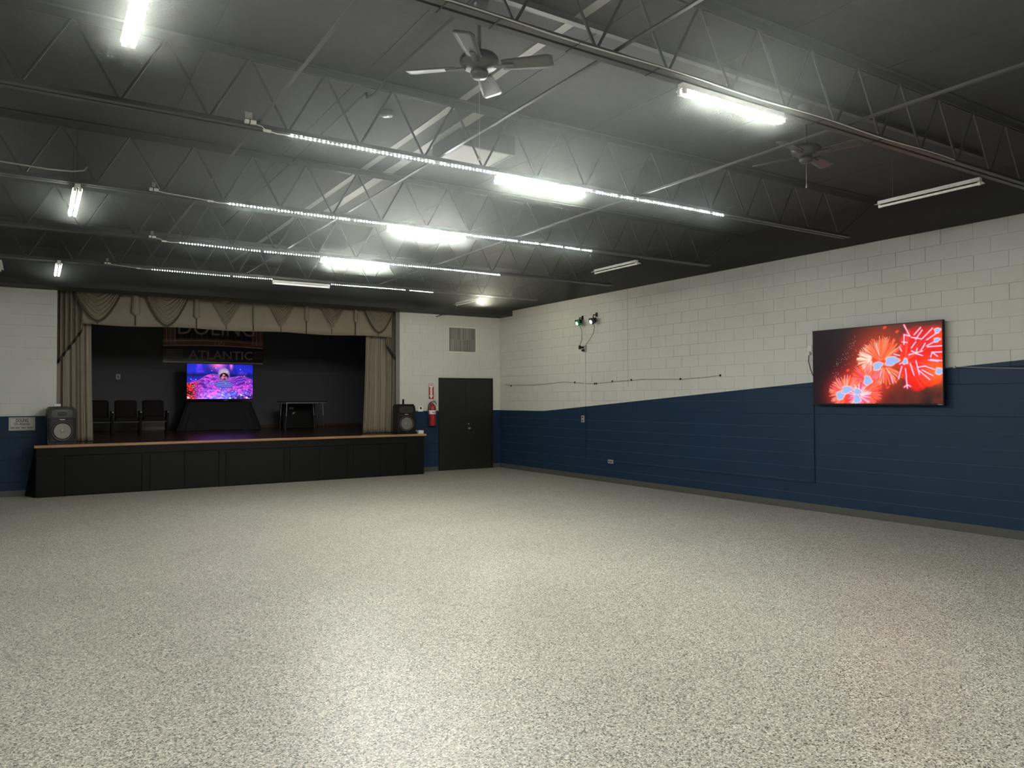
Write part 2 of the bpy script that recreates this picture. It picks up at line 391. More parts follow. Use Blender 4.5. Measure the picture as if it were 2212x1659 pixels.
# door: two black leaves in the back wall
dr = thing('door_1', None, None, ((DX0+DX1)/2, YB, 0)); dr['kind'] = 'structure'
MB().box(DX0-.0, DX0+.03, YB-.030, YB+.05, 0.002, DZ+.03).box(DX1-.03, DX1, YB-.030, YB+.05, 0.002, DZ+.03).box(DX0+.03, DX1-.03, YB-.030, YB+.05, DZ, DZ+.03).build('door_frame', M_WOODD, dr)
xm = (DX0+DX1)/2
for (xa, xb) in ((DX0+.032, xm-.003), (xm+.003, DX1-.032)):
    leaf = MB().bbox(xa, xb, YB-.020, YB+.03, 0.008, DZ-.004, 0.003).build('door_leaf', M_WOODD, dr)
    p0, p1 = (8.39, 8.905) if xa < xm-.1 else (9.145, 9.60)
    for za, zb in ((0.36, 0.592),):
        for z in (za, zb): MB().box(p0, p1, YB-.026, YB-.020, z-.008, z+.008).build('moulding', M_WOODD, leaf)
        for x in (p0, p1): MB().box(x-.008, x+.008, YB-.0255, YB-.020, za, zb).build('moulding', M_WOODD, leaf)
Mk = Matrix.Translation((9.091, YB-.020, 1.009)) @ Matrix.Rotation(PI/2, 4, 'X')
kn = MB().lathe([(0.034, 0), (0.034, .006), (0.013, .01), (0.013, .03), (0.026, .042), (0.03, .055), (0.022, .066), (0, .07)], 20, Mk).build('door_knob', M_CHROME, dr)
Mk = Matrix.Translation((9.078, YB-.020, 1.115)) @ Matrix.Rotation(PI/2, 4, 'X')
MB().lathe([(0.02, 0), (0.02, .01), (0.014, .014), (0, .015)], 16, Mk).build('deadbolt', M_STEELL, dr)

# ================================================================ STAGE
st = thing('stage', 'black-fronted wooden stage platform with brown nosing at the end of the hall', 'stage', (3.84, 16.0, 0))
SX0, SX1 = 0.055, 7.63
body = MB().box(SX0+.02, SX1-.02, YSF+.02, YB-.003, 0.0, ZST-.06)
body.build('platform_body', M_BLACK, st)
# floor boards run left to right; the strip in front of the opening and the deep part behind it
yb_ = YSF-.01; i = 0
while yb_ < YBK-0.001:
    y2 = min(yb_+0.19, YBK-.001)
    if yb_ < YB-.003:
        y2 = min(y2, YB-.003); x0, x1 = SX0-.02, SX1+.02
    elif yb_ < YB+.232:
        y2 = min(y2, YB+.232); x0, x1 = OX0+.001, OX1-.001
    else: x0, x1 = -0.599, 9.199
    MB().box(x0, x1, yb_+.001, y2-.001, ZST-.06, ZST).build('floor_board', M_STFLOOR, st); yb_ = y2
MB().bbox(SX0-.035, SX1+.05, YSF-.045, YSF-.011, ZST-.048, ZST+.002, 0.01).build('nosing', M_NOSE, st)
MB().bbox(SX0, SX1, YSF, YSF+.02, 0.735, ZST-.05, .002).build('fascia', M_BLACK, st)
edges = [(SX0, 0.487, False), (0.487, 1.753, True), (1.753, 1.880, False), (1.880, 2.493, True), (2.493, 3.135, True), (3.135, 3.258, False), (3.258, 4.426, True), (4.426, 4.541, False), (4.541, 5.167, True), (5.167, 5.799, True), (5.799, 5.925, False), (5.925, 6.551, True), (6.551, 7.187, True), (7.187, SX1, False)]
for xa, xb, pan in edges:
    if pan: MB().bbox(xa+.009, xb-.009, YSF+.006, YSF+.02, 0.014, 0.722, .003).build('access_panel', M_BLACK, st)
    else: MB().bbox(xa+.001, xb-.001, YSF, YSF+.02, 0.004, 0.734, .002).build('stile', M_BLACK, st)
for xa, xb in ((SX0, SX0+.02), (SX1-.02, SX1)):
    MB().box(xa, xb, YSF+.021, YB-.004, 0.004, ZST-.062).build('side_panel', M_BLACK, st)

q = MB().add([(SX0-.001, YSF+.03, .003), (-.10, YB-.03, .003), (SX0-.02, YB-.03, ZST-.07), (SX0-.002, YSF+.03, ZST-.07)], [(0, 1, 2, 3)]).build('side_apron', M_BLACK, st)
solid(q, .012, -1)

# ================================================================ STEEL ROOF JOISTS
TZ, BZ = 4.385, 3.84
jl = ['dark open-web roof joist behind the viewer, outside the picture', 'dark open-web roof joist over the viewer, outside the picture', 'dark open-web roof joist nearest the viewer, with the white power cable tied along it',
      'dark open-web roof joist carrying the nearest and longest-looking string of LED lights',
      'dark open-web roof joist carrying the second string of LED lights',
      'dark open-web roof joist carrying the third string of LED lights',
      'dark open-web roof joist farthest away, carrying the string nearest the stage']
def chord_mesh(x0, x1, z, sgn):
    q = MB()
    for s_ in (-1, 1):
        ya, yb = (0.012, 0.062) if s_ > 0 else (-0.062, -0.012)
        yv = (0.012, 0.018) if s_ > 0 else (-0.018, -0.012)
        if sgn > 0: q.box(x0, x1, ya, yb, z, z+.006).box(x0, x1, *yv, z+.006, z+.05)
        else: q.box(x0, x1, ya, yb, z+.054, z+.06).box(x0, x1, *yv, z, z+.054)
    return q
top_me = chord_mesh(XL+.0, XR-.002, 0, -1).mesh('top_chord', M_STEEL)
bot_me = chord_mesh(-0.85, 9.16, 0, 1).mesh('bottom_chord', M_STEEL)
PAN = 0.605
def rod(x0, z0, x1, z1): return MB().tube([(0, 0, 0), (x1-x0, 0, z1-z0)], 0.0100, 8).mesh('web_rod', M_STEEL)
rup, rdn = rod(0, BZ+.03, PAN/2, TZ+.02), rod(0, TZ+.02, PAN/2, BZ+.03)
rend = rod(0, BZ+.03, 0.82, TZ+.02); rend2 = rod(0, TZ+.02, 0.82, BZ+.03)
for y, lb in zip(JY, jl):
    j = thing('bar_joist', lb, 'roof joist', (4.0, y, BZ), 'roof joists')
    inst('top_chord', top_me, (0, y, TZ), j); inst('bottom_chord', bot_me, (0, y, BZ), j)
    for k in range(-5, 12):
        xb = 2.33+PAN*k
        if k > -5: inst('web_rod', rdn, (xb-PAN/2, y, TZ+.02), j)
        if k < 11: inst('web_rod', rup, (xb, y, BZ+.03), j)
    inst('web_rod', rend, (2.33+PAN*11, y, BZ+.03), j); inst('web_rod', rend2, (2.33-PAN*5-.82, y, TZ+.02), j)
for x, lb in ((1.48, 'long dark bridging angle crossing the joists left of the near ceiling fan'),
              (3.08, 'long dark bridging angle crossing the joists between the two ceiling fans'),
              (5.50, 'long dark bridging angle crossing the joists over the far ceiling fan')):
    b_ = MB().box(x-.014, x+.014, 1.0, 13.5, BZ+.051, BZ+.054).box(x+.011, x+.014, 1.0, 13.5, BZ+.054, BZ+.080).build('bridging_angle', M_STEEL)
    tag(b_, lb, 'steel angle')
b_ = MB().box(0.6, 9.0, 4.245, 4.295, TZ+.004, TZ+.01).box(0.6, 9.0, 4.28, 4.286, TZ+.01, ZDECK-.001).build('support_angle', M_STEEL)
tag(b_, 'dark steel angle on the roof deck that the ceiling fans hang beside', 'steel angle')
# conduit with an offset bend on the deck
pts = [(2.50, 3.0, 4.42), (2.505, 5.95, 4.42), (2.47, 6.05, 4.34), (2.44, 6.18, 4.34), (2.47, 6.28, 4.42), (2.47, 9.5, 4.42), (2.47, 13.3, 4.42)]
tag(MB().tube(pts, 0.0125, 8).build('ceiling_conduit', M_DECK), 'dark conduit pipe with an offset bend running along the roof deck', 'conduit')
tag(MB().lathe([(0.07, 0), (0.066, -.03), (0.04, -.04), (0, -.04)], 20, Matrix.Translation((2.83, 6.68, ZDECK-.0005))).build('ceiling_rosette', M_FAN), 'small round disc fixed to the dark roof deck', 'disc')
# dropped roof curb with a pale bottom panel
cb = thing('roof_curb', 'square dark roof curb with a pale sheet-metal panel under the deck', 'roof vent', (3.9, 6.8, ZDECK))
cx0, cx1, cy0, cy1 = 3.62, 4.24, 6.60, 7.28
for a in ((cx0, cx0+.03, cy0, cy1), (cx1-.03, cx1, cy0, cy1), (cx0+.03, cx1-.03, cy0, cy0+.03), (cx0+.03, cx1-.03, cy1-.03, cy1)):
    MB().box(*a, 4.26, ZDECK-.001).build('curb_side', M_STEEL, cb)
MB().box(cx0+.03, cx1-.03, cy0+.03, cy1-.03, 4.27, 4.28).build('bottom_panel', M_STRIP, cb)

# ================================================================ CEILING FANS
def fan(loc, ang, label, chain):
    f = thing('ceiling_fan', label, 'ceiling fan', loc, 'ceiling fans', world=False)
    INV.pop(f.name, None)
    x, y, z = loc
    T = Matrix.Identity(4)
    MB().lathe([(0.0, .0), (0.05, 0), (0.06, .025), (0.12, .035), (0.135, .06), (0.135, .085), (0.12, .105), (0.05, .12), (0, .12)], 28).build('motor', M_FAN, f)
    MB().lathe([(0, -.045), (0.045, -.045), (0.062, -.02), (0.062, 0.0), (0.05, .005)], 24).build('switch_housing', M_FAN, f)
    MB().tube([(0, 0, .115), (0, 0, ZDECK-z-.05)], 0.013, 10).build('downrod', M_STEEL, f)
    MB().lathe([(0.02, ZDECK-z-.09), (0.05, ZDECK-z-.07), (0.065, ZDECK-z-.02), (0.065, ZDECK-z-.0005)], 20).build('canopy', M_FAN, f)
    def blade(u, v):
        r = 0.16+u*0.35; wv = 0.052+0.022*u; e = 1 - max(0, (u-0.9)/0.1)**2*0.3
        q = (v-.5)*2*wv*e
        return (r, q, 0.035-q*0.22)
    for k in range(4):
        bl = solid(MB().grid(blade, 10, 4).build('blade', M_FAN, f), .006)
        bl.matrix_basis = Matrix.Rotation(ang+k*PI/2, 4, 'Z')
        ir = MB().bbox(0.10, 0.24, -.018, .018, 0.024, 0.034, .003).build('blade_iron', M_STEEL, f)
        ir.matrix_basis = Matrix.Rotation(ang+k*PI/2, 4, 'Z')
    pc = MB().tube([(0, 0.0, -.045), (0, 0.0, -chain)], 0.0018, 6).build('pull_chain', M_PLATE, f)
    MB().lathe([(0.002, 0), (0.006, -.015), (0.009, -.03), (0, -.032)], 10, Matrix.Translation((0, 0, -chain))).build('pull_knob', M_PLATE, pc)
fan((2.57, 4.45, 3.955), math.radians(48), 'dark four-blade ceiling fan hanging left of the nearest lit tube', 0.58)
fan((6.10, 4.45, 3.955), math.radians(13), 'dark four-blade ceiling fan hanging right of the nearest lit tube', 0.25)

# ================================================================ FLUORESCENT FIXTURES (built along local X, lamp down)
def fixture(loc, rz, L, lit, label, group, name='fluorescent_light', ntube=2, wd=0.085):
    f = thing(name, label, 'light fixture', loc, group, world=False); INV.pop(f.name, None); f.rotation_euler = (0, 0, rz)
    h = L/2
    hw = .024 if wd > .06 else .016; zr = -.012
    MB().bbox(-h, h, -hw, hw, -.002, .038, .004).build('housing', M_FIXT, f)
    prof = [(-wd/2, zr), (-hw, -.002), (hw, -.002), (wd/2, zr), (wd/2, zr+.004), (hw+.002, .003), (-hw-.002, .003), (-wd/2, zr+.004)]
    MB().prism(prof, lambda a, b: (-h, a, b), lambda a, b: (h, a, b)).build('reflector', M_FIXT, f)
    ys = (-.023, .023) if ntube == 2 else (0.0,)
    tm = M_TUBES[lit] if lit in M_TUBES else {1: M_TUBE, 0: M_TUBEOFF, 2: M_TUBED}[lit]
    for y in ys:
        MB().tube([(-h+.03, y, -.020), (h-.03, y, -.020)], 0.0145, 12).build('tube', tm, f)
        for s_ in (-1, 1): MB().bbox(s_*(h-.016)-.014, s_*(h-.016)+.014, y-.013, y+.013, -.036, 0.0, .003).build('lamp_socket', M_FIXT, f)
    for x in (-h*.7, h*.7): MB().tube([(x, 0, .038), (x, 0, .044)], .012, 8).build('hanger', M_STEEL, f)
    if abs(rz) > 0.1:
        for x in (-h+.16, h-.16): MB().tube([(x, 0, .036), (x, 0, ZDECK-loc[2]-.0005)], .0035, 6).build('hanger_wire', M_STEEL, f)
    return f
FZ = 3.795
cl = ['lit fluorescent tube light nearest the viewer, on the joist with the white cable',
      'lit fluorescent tube light in the middle of the nearest LED string',
      'lit fluorescent tube light in the middle of the second LED string',
      'lit fluorescent tube light in the middle of the third LED string']
for y, x0, x1, lb, st_ in zip(JY[2:6], (3.67, 3.69, 3.63, 3.60), (4.72, 4.74, 4.70, 4.68), cl, (.9, 1.05, 1.5, 1.4)):
    fixture(((x0+x1)/2, y+.015, FZ), 0, x1-x0, st_, lb, 'lit tubes down the middle of the hall')
fixture((4.05, JY[6]+.01, FZ-.004), 0, 1.03, 2, 'slim dim tube light in the middle of the LED string nearest the stage', None, ntube=1, wd=0.05)
fixture((0.45, 4.23, FZ-.01), PI/2, 1.22, .9, 'lit tube light at the top left, cut by the picture edge', 'lit tubes down the left side')
fixture((0.40, -0.6, FZ-.01), PI/2, 1.22, .8, 'added tube light on the left behind the viewer, unseen, lighting the near floor', 'lit tubes down the left side')  # unseen tube added to brighten the near floor
fixture((0.352, 9.02, FZ-.01), PI/2, 1.22, .3, 'lit tube light on the left, second of the row, seen nearly end-on', 'lit tubes down the left side')
fixture((0.315, 13.75, FZ-.01), PI/2, 1.22, .08, 'small lit tube light on the left nearest the stage curtain', 'lit tubes down the left side')
fixture((7.68, 4.19, FZ-.01), PI/2, 1.04, 0, 'unlit tube light above the fireworks television, largest on the right', 'unlit tubes down the right side', ntube=1, wd=0.16)
fixture((7.74, 9.14, FZ-.01), PI/2, 1.02, 0, 'unlit tube light on the right, midway down the hall', 'unlit tubes down the right side', ntube=1, wd=0.16)
fr = fixture((7.76, 13.95, FZ-.01), PI/2, 1.02, 0, 'unlit tube light with a bright bulb at its end, nearest the stage wall', 'unlit tubes down the right side', ntube=1, wd=0.16)
MB().lathe([(0.0, -.075), (0.022, -.068), (0.032, -.045), (0.028, -.025), (0.014, -.008), (0.014, 0.0)], 16, Matrix.Translation((-.50, -.075, -.004))).build('bulb', emit('bright_bulb', (1.0, 0.93, 0.74), 1350.0), fr)
MB().bbox(-.52, -.48, -.095, .0, -.004, .012, .003).build('bulb_holder', M_FIXT, fr)
fixture((-0.47, 13.75, FZ-.01), PI/2, 1.0, 0, 'unlit tube light at the left picture edge', None, ntube=2, wd=0.14)
# unseen tubes added in the room's pattern to brighten the near floor
fixture((4.15, JY[0]-.03, FZ), 0, 1.06, .5, 'added tube light behind the viewer, unseen, lighting the near floor', 'lit tubes down the middle of the hall')
fixture((4.15, JY[1]-.03, FZ), 0, 1.06, .5, 'added tube light over the viewer, unseen, lighting the near floor', 'lit tubes down the middle of the hall')

# ================================================================ LED STRINGS
bead_me = None
bm = bmesh.new(); bmesh.ops.create_icosphere(bm, subdivisions=2, radius=0.0078)
bead_me = bpy.data.meshes.new('bead'); bm.to_mesh(bead_me); bm.free(); bead_me.materials.append(M_BEAD)
bead_mes = [bead_me]
for kf in (0.5, 0.13):
    b2 = bead_me.copy(); b2.materials.clear(); b2.materials.append(emit('led_bead_%d' % int(kf*100), (0.95, 0.98, 1.0), BEAD*kf)); bead_mes.append(b2)
ledspec = [(JY[3], 1.744, 6.75, 1.40, 'string of white LED beads under the second joist, nearest of the four'),
           (JY[4], 1.78, 6.74, 1.02, 'string of white LED beads, second of the four from the viewer'),
           (JY[5], 1.657, 6.706, 1.30, 'string of white LED beads, third of the four from the viewer'),
           (JY[6], 1.61, 6.66, 0.96, 'string of white LED beads nearest the stage, last of the four')]
for n_, (y, x0, x1, xd, lb) in enumerate(ledspec):
    yl = y-.042; L = thing('led_string', lb, 'string lights', (x0, yl, 3.835), 'LED strings under the joists')
    def zsag(x): return 3.833-0.006*math.sin((x-x0)*1.5)**2
    xs = np.linspace(x0, x1, 34)
    MB().grid(lambda u, v: (x0+(x1-x0)*u, yl-.011+.022*v, zsag(x0+(x1-x0)*u)+.0035), 60, 1).build('tape', M_PLAST, L)
    x = x0
    while x <= x1:
        gap = (n_ == 3 and 3.52 < x < 4.58) or random.random() < 0.025
        if not gap:
            o = inst('bead', bead_mes[(0, 0, 1, 2)[n_]], (x, yl, zsag(x)-.003), L); s_ = random.choice((1, 1, 1, 1, .8, .65)); o.scale = (s_, s_, s_)
        x += 0.0372
    # lead with its plug and driver
    lead = [(x0, yl, 3.834), (x0-.12, yl, 3.826), (x0-.22, yl-.03, 3.828), (xd+.10, yl-.034, 3.85), (xd+.04, yl-.034, 3.858)]
    MB().tube(lead, 0.0042, 6).build('lead', M_WCABLE, L)
    MB().bbox(x0-.235, x0-.175, yl-.036, yl-.016, 3.816, 3.836, .004).build('connector', M_WPL, L)
    MB().bbox(xd-.035, xd+.05, yl-.062, yl-.022, 3.852, 3.878, .005).build('driver', M_WPL, L)
    MB().box(xd-.004, xd+.004, yl-.0635, yl-.0205, 3.8505, 3.8795).build('tie', M_PLAST, L)
    tag(MB().bbox(xd-.03+(.02 if n_ else 0.0), xd+.025, yl-.032, yl-.026, 3.895, 3.945, .003).build('junction_plate', M_PLATE),
        ['small grey plate on the joist above the driver of the nearest LED string', 'small grey plate above the driver of the second LED string', 'small grey plate above the driver of the third LED string', 'small grey plate above the driver of the farthest LED string'][n_], 'plate')
# white cable tied along the nearest joist
pc = thing('power_cable', 'white cable zip-tied along the nearest joist, looping down at its left end', 'cable', (1.6, JY[2], BZ))
yl = JY[2]-.066
pts = [(1.38, yl, 3.90), (1.43, yl, 3.84), (1.47, yl, 3.80), (1.51, yl, 3.785), (1.55, yl, 3.83), (1.56, yl, 3.86), (1.60, yl, 3.875), (1.68, yl, 3.845), (1.76, yl, 3.842)]
pts += [(x, yl, 3.846+.006*math.sin(x*4)) for x in np.linspace(1.9, 7.0, 50)]
MB().tube(pts, 0.005, 6).build('cord', M_WCABLE, pc)
MB().bbox(1.505, 1.56, yl-.012, yl+.008, 3.785, 3.835, .006).build('plug', M_WPL, pc)
for x in (1.86, 2.2, 2.75, 3.4, 5.1, 5.9): MB().box(x-.004, x+.004, yl-.006, JY[2]+.066, 3.836, 3.8395).build('tie', M_PLAST, pc)
# cable drooping at the far left
pts = [(-1.5, 8.36, 3.97), (-0.9, 8.36, 3.945), (-0.3, 8.36, 3.925), (0.1, 8.36, 3.912), (0.30, 8.36, 3.92), (0.40, 8.36, 3.945), (0.43, 8.38, 3.99)]
tag(MB().tube(pts, .008, 8).build('drooping_cable', M_PLATE), 'grey cable drooping above the second tube light on the left', 'cable')

# ================================================================ STAGE CURTAINS
YV = 16.60
def pleats(x, amp, seed):
    return amp*(math.sin(x*46+seed)+0.55*math.sin(x*83+seed*2.3)+0.4*math.sin(x*21+seed*.7))
def curtain(name, x0, x1, yc, z0, z1, amp, seed, label, flare=0.0):
    def fn(u, v):
        x = x0+(x1-x0)*u; z = z1+(z0-z1)*v
        xx = x + flare*v*v*(u if flare > 0 else (1-u))
        return (xx, yc+pleats(x, amp*(0.7+0.5*v), seed)+0.01*math.sin(v*5+x*9), z)
    q = solid(MB().grid(fn, 90, 24).build(name, M_CURT), 0.004)
    return tag(q, label, 'curtain')
curtain('stage_curtain', 0.36, 0.955, 16.88, ZST+.012, 3.85, 0.022, 1.0, 'pleated olive-brown curtain hanging at the left of the stage opening', 0.05)
curtain('stage_curtain', 6.645, 7.44, 16.90, ZST+.012, 3.85, 0.022, 4.0, 'pleated olive-brown curtain hanging at the right of the stage opening', -0.07)
# side cascades with stepped fringed hems
def cascade(x0, x1, hem, yc, label, seed):
    t = thing('curtain_cascade', label, 'curtain', ((x0+x1)/2, yc, 3.8))
    def hz(u):
        s_ = u*5; k = math.floor(s_); fr = s_-k
        return hem(u)+0.05*(abs(fr-.5)-.25)
    def fn(u, v):
        x = x0+(x1-x0)*u
        return (x, yc+0.028*math.sin(u*5*2*PI+seed)+.012*math.sin(u*31+seed), 3.86+(hz(u)-3.86)*v)
    solid(MB().grid(fn, 80, 16).build('fabric', M_CURT, t), .004)
    def fr(u, v):
        p = fn(u, 1.0); return (p[0], p[1]-.006, p[2]+.02-.075*v-0.01*math.sin(u*260)*v)
    solid(MB().grid(fr, 160, 2).build('fringe', M_FRINGE, t), .004)
cascade(0.372, 0.80, lambda u: 2.46+0.66*u**1.05, 16.73, 'olive-brown cascade with a fringed slanting hem at the left of the valance', 0.3)
cascade(7.10, 7.335, lambda u: 3.0-0.30*u, 16.73, 'narrow olive-brown cascade at the right end of the valance', 1.2)
# valance: flat panel, swags, jabots and pleat lines
va = thing('valance', 'olive-brown stage valance with six draped swags', 'valance', (3.9, YV, 3.2))
def vfn(u, v):
    x = 0.78+(7.215-0.78)*u; z = 3.86+(3.20+.012*math.sin(x*3.1)-3.86)*v
    return (x, YV+.05+.006*math.sin(x*17)*v+.004*math.sin(x*5.3), z)
solid(MB().grid(vfn, 120, 6).build('panel', M_CURT, va), .004)
swx = [1.045, 2.272, 3.43, 4.575, 5.72, 6.845]; sww = [0.80, 0.80, 0.66, 0.62, 0.60, 0.74]; swb = [3.275, 3.245, 3.29, 3.30, 3.345, 3.305]; fri = [1, 1, 0, 0, 0, 1]
for k, (xc, wd, zb) in enumerate(zip(swx, sww, swb)):
    D = 3.83-zb; p_ = 1.75 if fri[k] else 1.15
    def fn(u, v):
        a = 2*u-1; wv = wd/2*(0.30+0.70*v**0.7)
        x = xc+a*wv
        pw = 1.15+(p_-1.15)*v
        z = 3.85-(0.02+D*v)*(1-abs(a)**pw)
        fold = math.sin(v*2*PI*6.0)*(1-.35*abs(a))
        y = YV-.005-.03*math.sin(min(1, v*1.1)*PI)*(1-a*a)-0.026*fold*min(1, v*5)*(1-.2*v)
        return (x, y, z)
    sw = solid(MB().grid(fn, 36, 60).build('swag', M_CURT, va), .003)
    def ff(u, v):
        a = 0.02+u*.96; q = fn(a, 1.0); q0 = fn(a, .97)
        nx = (2*a-1)*.5
        return (q[0]+nx*.03*v, q[1]-.012, q[2]+.012-.05*v-.008*math.sin(u*150)*v)
    if fri[k]: MB().grid(ff, 120, 2).build('fringe', M_FRINGE, sw)
for xc, wd, zt in ((1.706, 0.16, 3.40), (2.841, 0.12, 3.40), (3.983, 0.03, 3.30), (5.137, 0.11, 3.46), (6.281, 0.10, 3.49)):
    def fn(u, v):
        a = 2*u-1; return (xc+a*wd/2*(0.75+.25*v), YV+.02-.035*(1-a*a), 3.86+(zt+.05*abs(a)-3.86)*v)
    jb = solid(MB().grid(fn, 14, 10).build('jabot', M_CURT, va), .003)
    MB().box(xc-.012, xc+.012, YV+.030, YV+.038, 3.205, zt+.03).build('pleat', M_FRINGE, jb)
for xc in swx: MB().box(xc-.008, xc+.008, YV+.034, YV+.040, 3.21, 3.33).build('pleat', M_FRINGE, va)

# ================================================================ LOUDSPEAKERS
def speaker(cx, cy, label, tilt):
    t = thing('loudspeaker', label, 'loudspeaker', (cx, cy, ZST), 'loudspeakers on the stage edge', world=False); INV.pop(t.name, None); t.rotation_euler = (0, 0, tilt)
    wd, dp, ht = 0.46, 0.40, 0.685; z0 = .002
    prof = [(-wd/2+.012, z0), (wd/2-.012, z0), (wd/2, z0+.03), (wd/2, ht-.13), (wd/2-.015, ht-.05), (wd/2-.05, ht), (-wd/2+.05, ht), (-wd/2+.015, ht-.05), (-wd/2, ht-.13), (-wd/2, z0+.03)]
    MB().prism(prof, lambda a, b: (a, -dp/2, b), lambda a, b: (a*.72, dp/2, b)).build('cabinet', M_PLAST, t)
    MB().bbox(-wd/2+.03, wd/2-.03, -dp/2-.012, -dp/2, .05, ht-.235, .008).build('baffle', M_PLAST, t)
    F = Matrix.Translation((0, -dp/2-.012, .245)) @ Matrix.Rotation(PI/2, 4, 'X')
    MB().lathe([(0.182, 0), (0.182, .012), (0.168, .018), (0.155, .010), (0.150, .004)], 40, F).build('woofer_ring', M_GRILL, t)
    MB().lathe([(0.152, .006), (0.144, .017), (0.135, .012)], 40, F).build('surround', M_RUBBER, t)
    MB().lathe([(0.136, .0135), (0.09, .0075), (0.045, .003), (0.0, .0025)], 40, F).build('cone', M_CONE, t)
    MB().lathe([(0.045, .003), (0.038, .012), (0.02, .018), (0, .020)], 28, F).build('dust_cap', M_CONE, t)
    # horn
    def horn(u, v):
        a = u*2*PI; sx = .17*(1-v)+.045*v; sz = .075*(1-v)+.03*v
        c_, s_ = math.cos(a), math.sin(a); e = 0.45
        return (sx*abs(c_)**e*(1 if c_ > 0 else -1), -dp/2-.006+.002*(1-v)-.001+.0*v, ht-.125+sz*abs(s_)**e*(1 if s_ > 0 else -1))
    MB().grid(horn, 40, 1).build('horn_flare', M_GRILL, t)
    MB().bbox(-.07, .07, -dp/2-.009, -dp/2-.004, ht-.15, ht-.10, .01).build('horn_throat', M_INK, t)
    MB().bbox(-.042, .042, -dp/2-.014, -dp/2-.010, ht-.238, ht-.228, .001).build('badge', M_SIGNW, t)
    for s_ in (-1, 1): MB().bbox(s_*.2-.016, s_*.2+.016, -dp/2-.016, -dp/2-.004, .10, ht-.2, .01).build('side_handle', M_PLAST, t)
    for s_ in (-1, 1): MB().bbox(s_*.12-.05, s_*.12+.05, -dp/2-.0135, -dp/2-.010, ht-.262, ht-.250, .002).build('port', M_GRILL, t)
speaker(0.405, 16.06, 'black loudspeaker on the left end of the stage with a white box on top', 0.22)
speaker(7.205, 16.06, 'black loudspeaker on the right end of the stage beside the fire extinguisher', 0.0)
tag(MB().bbox(.315, .43, 15.97, 16.06, ZST+.688, ZST+.735, .012).build('adapter_box', mat('bright_white_plastic', (.85, .82, .74), .4)), 'small white box lying on top of the left loudspeaker', 'box')
cm = thing('web_camera', 'small black camera standing on top of the right loudspeaker', 'camera', (7.19, 16.0, ZST+.686))
MB().bbox(7.172, 7.212, 15.985, 16.02, ZST+.72, ZST+.80, .006).build('camera_body', M_PLAST, cm)
MB().lathe([(0.012, 0), (0.012, .008), (0, .009)], 14, Matrix.Translation((7.192, 15.985, ZST+.775)) @ Matrix.Rotation(PI/2, 4, 'X')).build('lens', M_GRILL, cm)
MB().bbox(7.175, 7.208, 15.975, 16.03, ZST+.686, ZST+.722, .004).build('foot', M_PLAST, cm)
tr = thing('white_tray', 'small open white tray at the right end of the stage edge', 'tray', (7.585, 15.92, ZST))
MB().box(7.52, 7.65, 15.88, 15.97, ZST+.003, ZST+.009).box(7.52, 7.526, 15.88, 15.97, ZST+.009, ZST+.075).box(7.644, 7.65, 15.88, 15.97, ZST+.009, ZST+.075).box(7.526, 7.644, 15.88, 15.886, ZST+.009, ZST+.075).box(7.526, 7.644, 15.964, 15.97, ZST+.009, ZST+.075).build('tray_body', M_WPL, tr)
MB().bbox(7.455, 7.52, 15.91, 15.94, ZST+.062, ZST+.074, .003).build('handle', M_WPL, tr)

# ================================================================ STAGE TELEVISION, DRAPED STAND, BANNER
def rnd(*s): return np.random.rand(*s)
def vnoise(h, wd, cells, seed):
    rs = np.random.RandomState(seed); gh, gw = max(2, int(cells*h/wd)+2), cells+2
    g = rs.rand(gh+1, gw+1)
    y = np.linspace(0, gh-1.001, h); x = np.linspace(0, gw-1.001, wd)
    yi, xi = y.astype(int), x.astype(int); fy, fx = y-yi, x-xi; fy = fy*fy*(3-2*fy); fx = fx*fx*(3-2*fx)
    a = g[yi][:, xi]*(1-fx)+g[yi][:, xi+1]*fx; b_ = g[yi+1][:, xi]*(1-fx)+g[yi+1][:, xi+1]*fx
    return a*(1-fy)[:, None]+b_*fy[:, None]
def fbm(h, wd, cells, seed, o=4):
    t = 0; a = 1; s_ = 0
    for k in range(o): t = t+a*vnoise(h, wd, cells*2**k, seed+k); s_ += a; a *= .55
    return t/s_
def seg(pic, p, q, wdt, col, mode='add', wend=None):
    h, wd, _ = pic.shape; p = np.array(p, float); q = np.array(q, float); wend = wdt if wend is None else wend
    m = max(wdt, wend)*3+2
    x0, x1 = int(max(0, min(p[0], q[0])-m)), int(min(wd, max(p[0], q[0])+m+1)); y0, y1 = int(max(0, min(p[1], q[1])-m)), int(min(h, max(p[1], q[1])+m+1))
    if x1 <= x0 or y1 <= y0: return
    X, Y = np.meshgrid(np.arange(x0, x1), np.arange(y0, y1)); d = q-p; t = np.clip(((X-p[0])*d[0]+(Y-p[1])*d[1])/max(1e-6, d@d), 0, 1)
    r = np.hypot(X-p[0]-t*d[0], Y-p[1]-t*d[1]); ww = wdt+(wend-wdt)*t
    a = np.exp(-(r/ww)**2)[..., None]; c = np.array(col)
    if mode == 'add': pic[y0:y1, x0:x1] += a*c
    else: pic[y0:y1, x0:x1] = pic[y0:y1, x0:x1]*(1-a)+c*a
def blob(pic, c, rx, ry, ang, col, soft=.15, wob=0.0):
    h, wd, _ = pic.shape; Y, X = np.mgrid[0:h, 0:wd]; dx, dy = X-c[0], Y-c[1]
    u = dx*math.cos(ang)+dy*math.sin(ang); v = -dx*math.sin(ang)+dy*math.cos(ang); th = np.arctan2(v/ry, u/rx)
    r = np.hypot(u/rx, v/ry)/(1+wob*np.sin(3*th+1)+wob*.7*np.sin(5*th))
    a = np.clip((1+soft-r)/(2*soft), 0, 1)[..., None]
    pic[:] = pic*(1-a)+np.array(col)*a

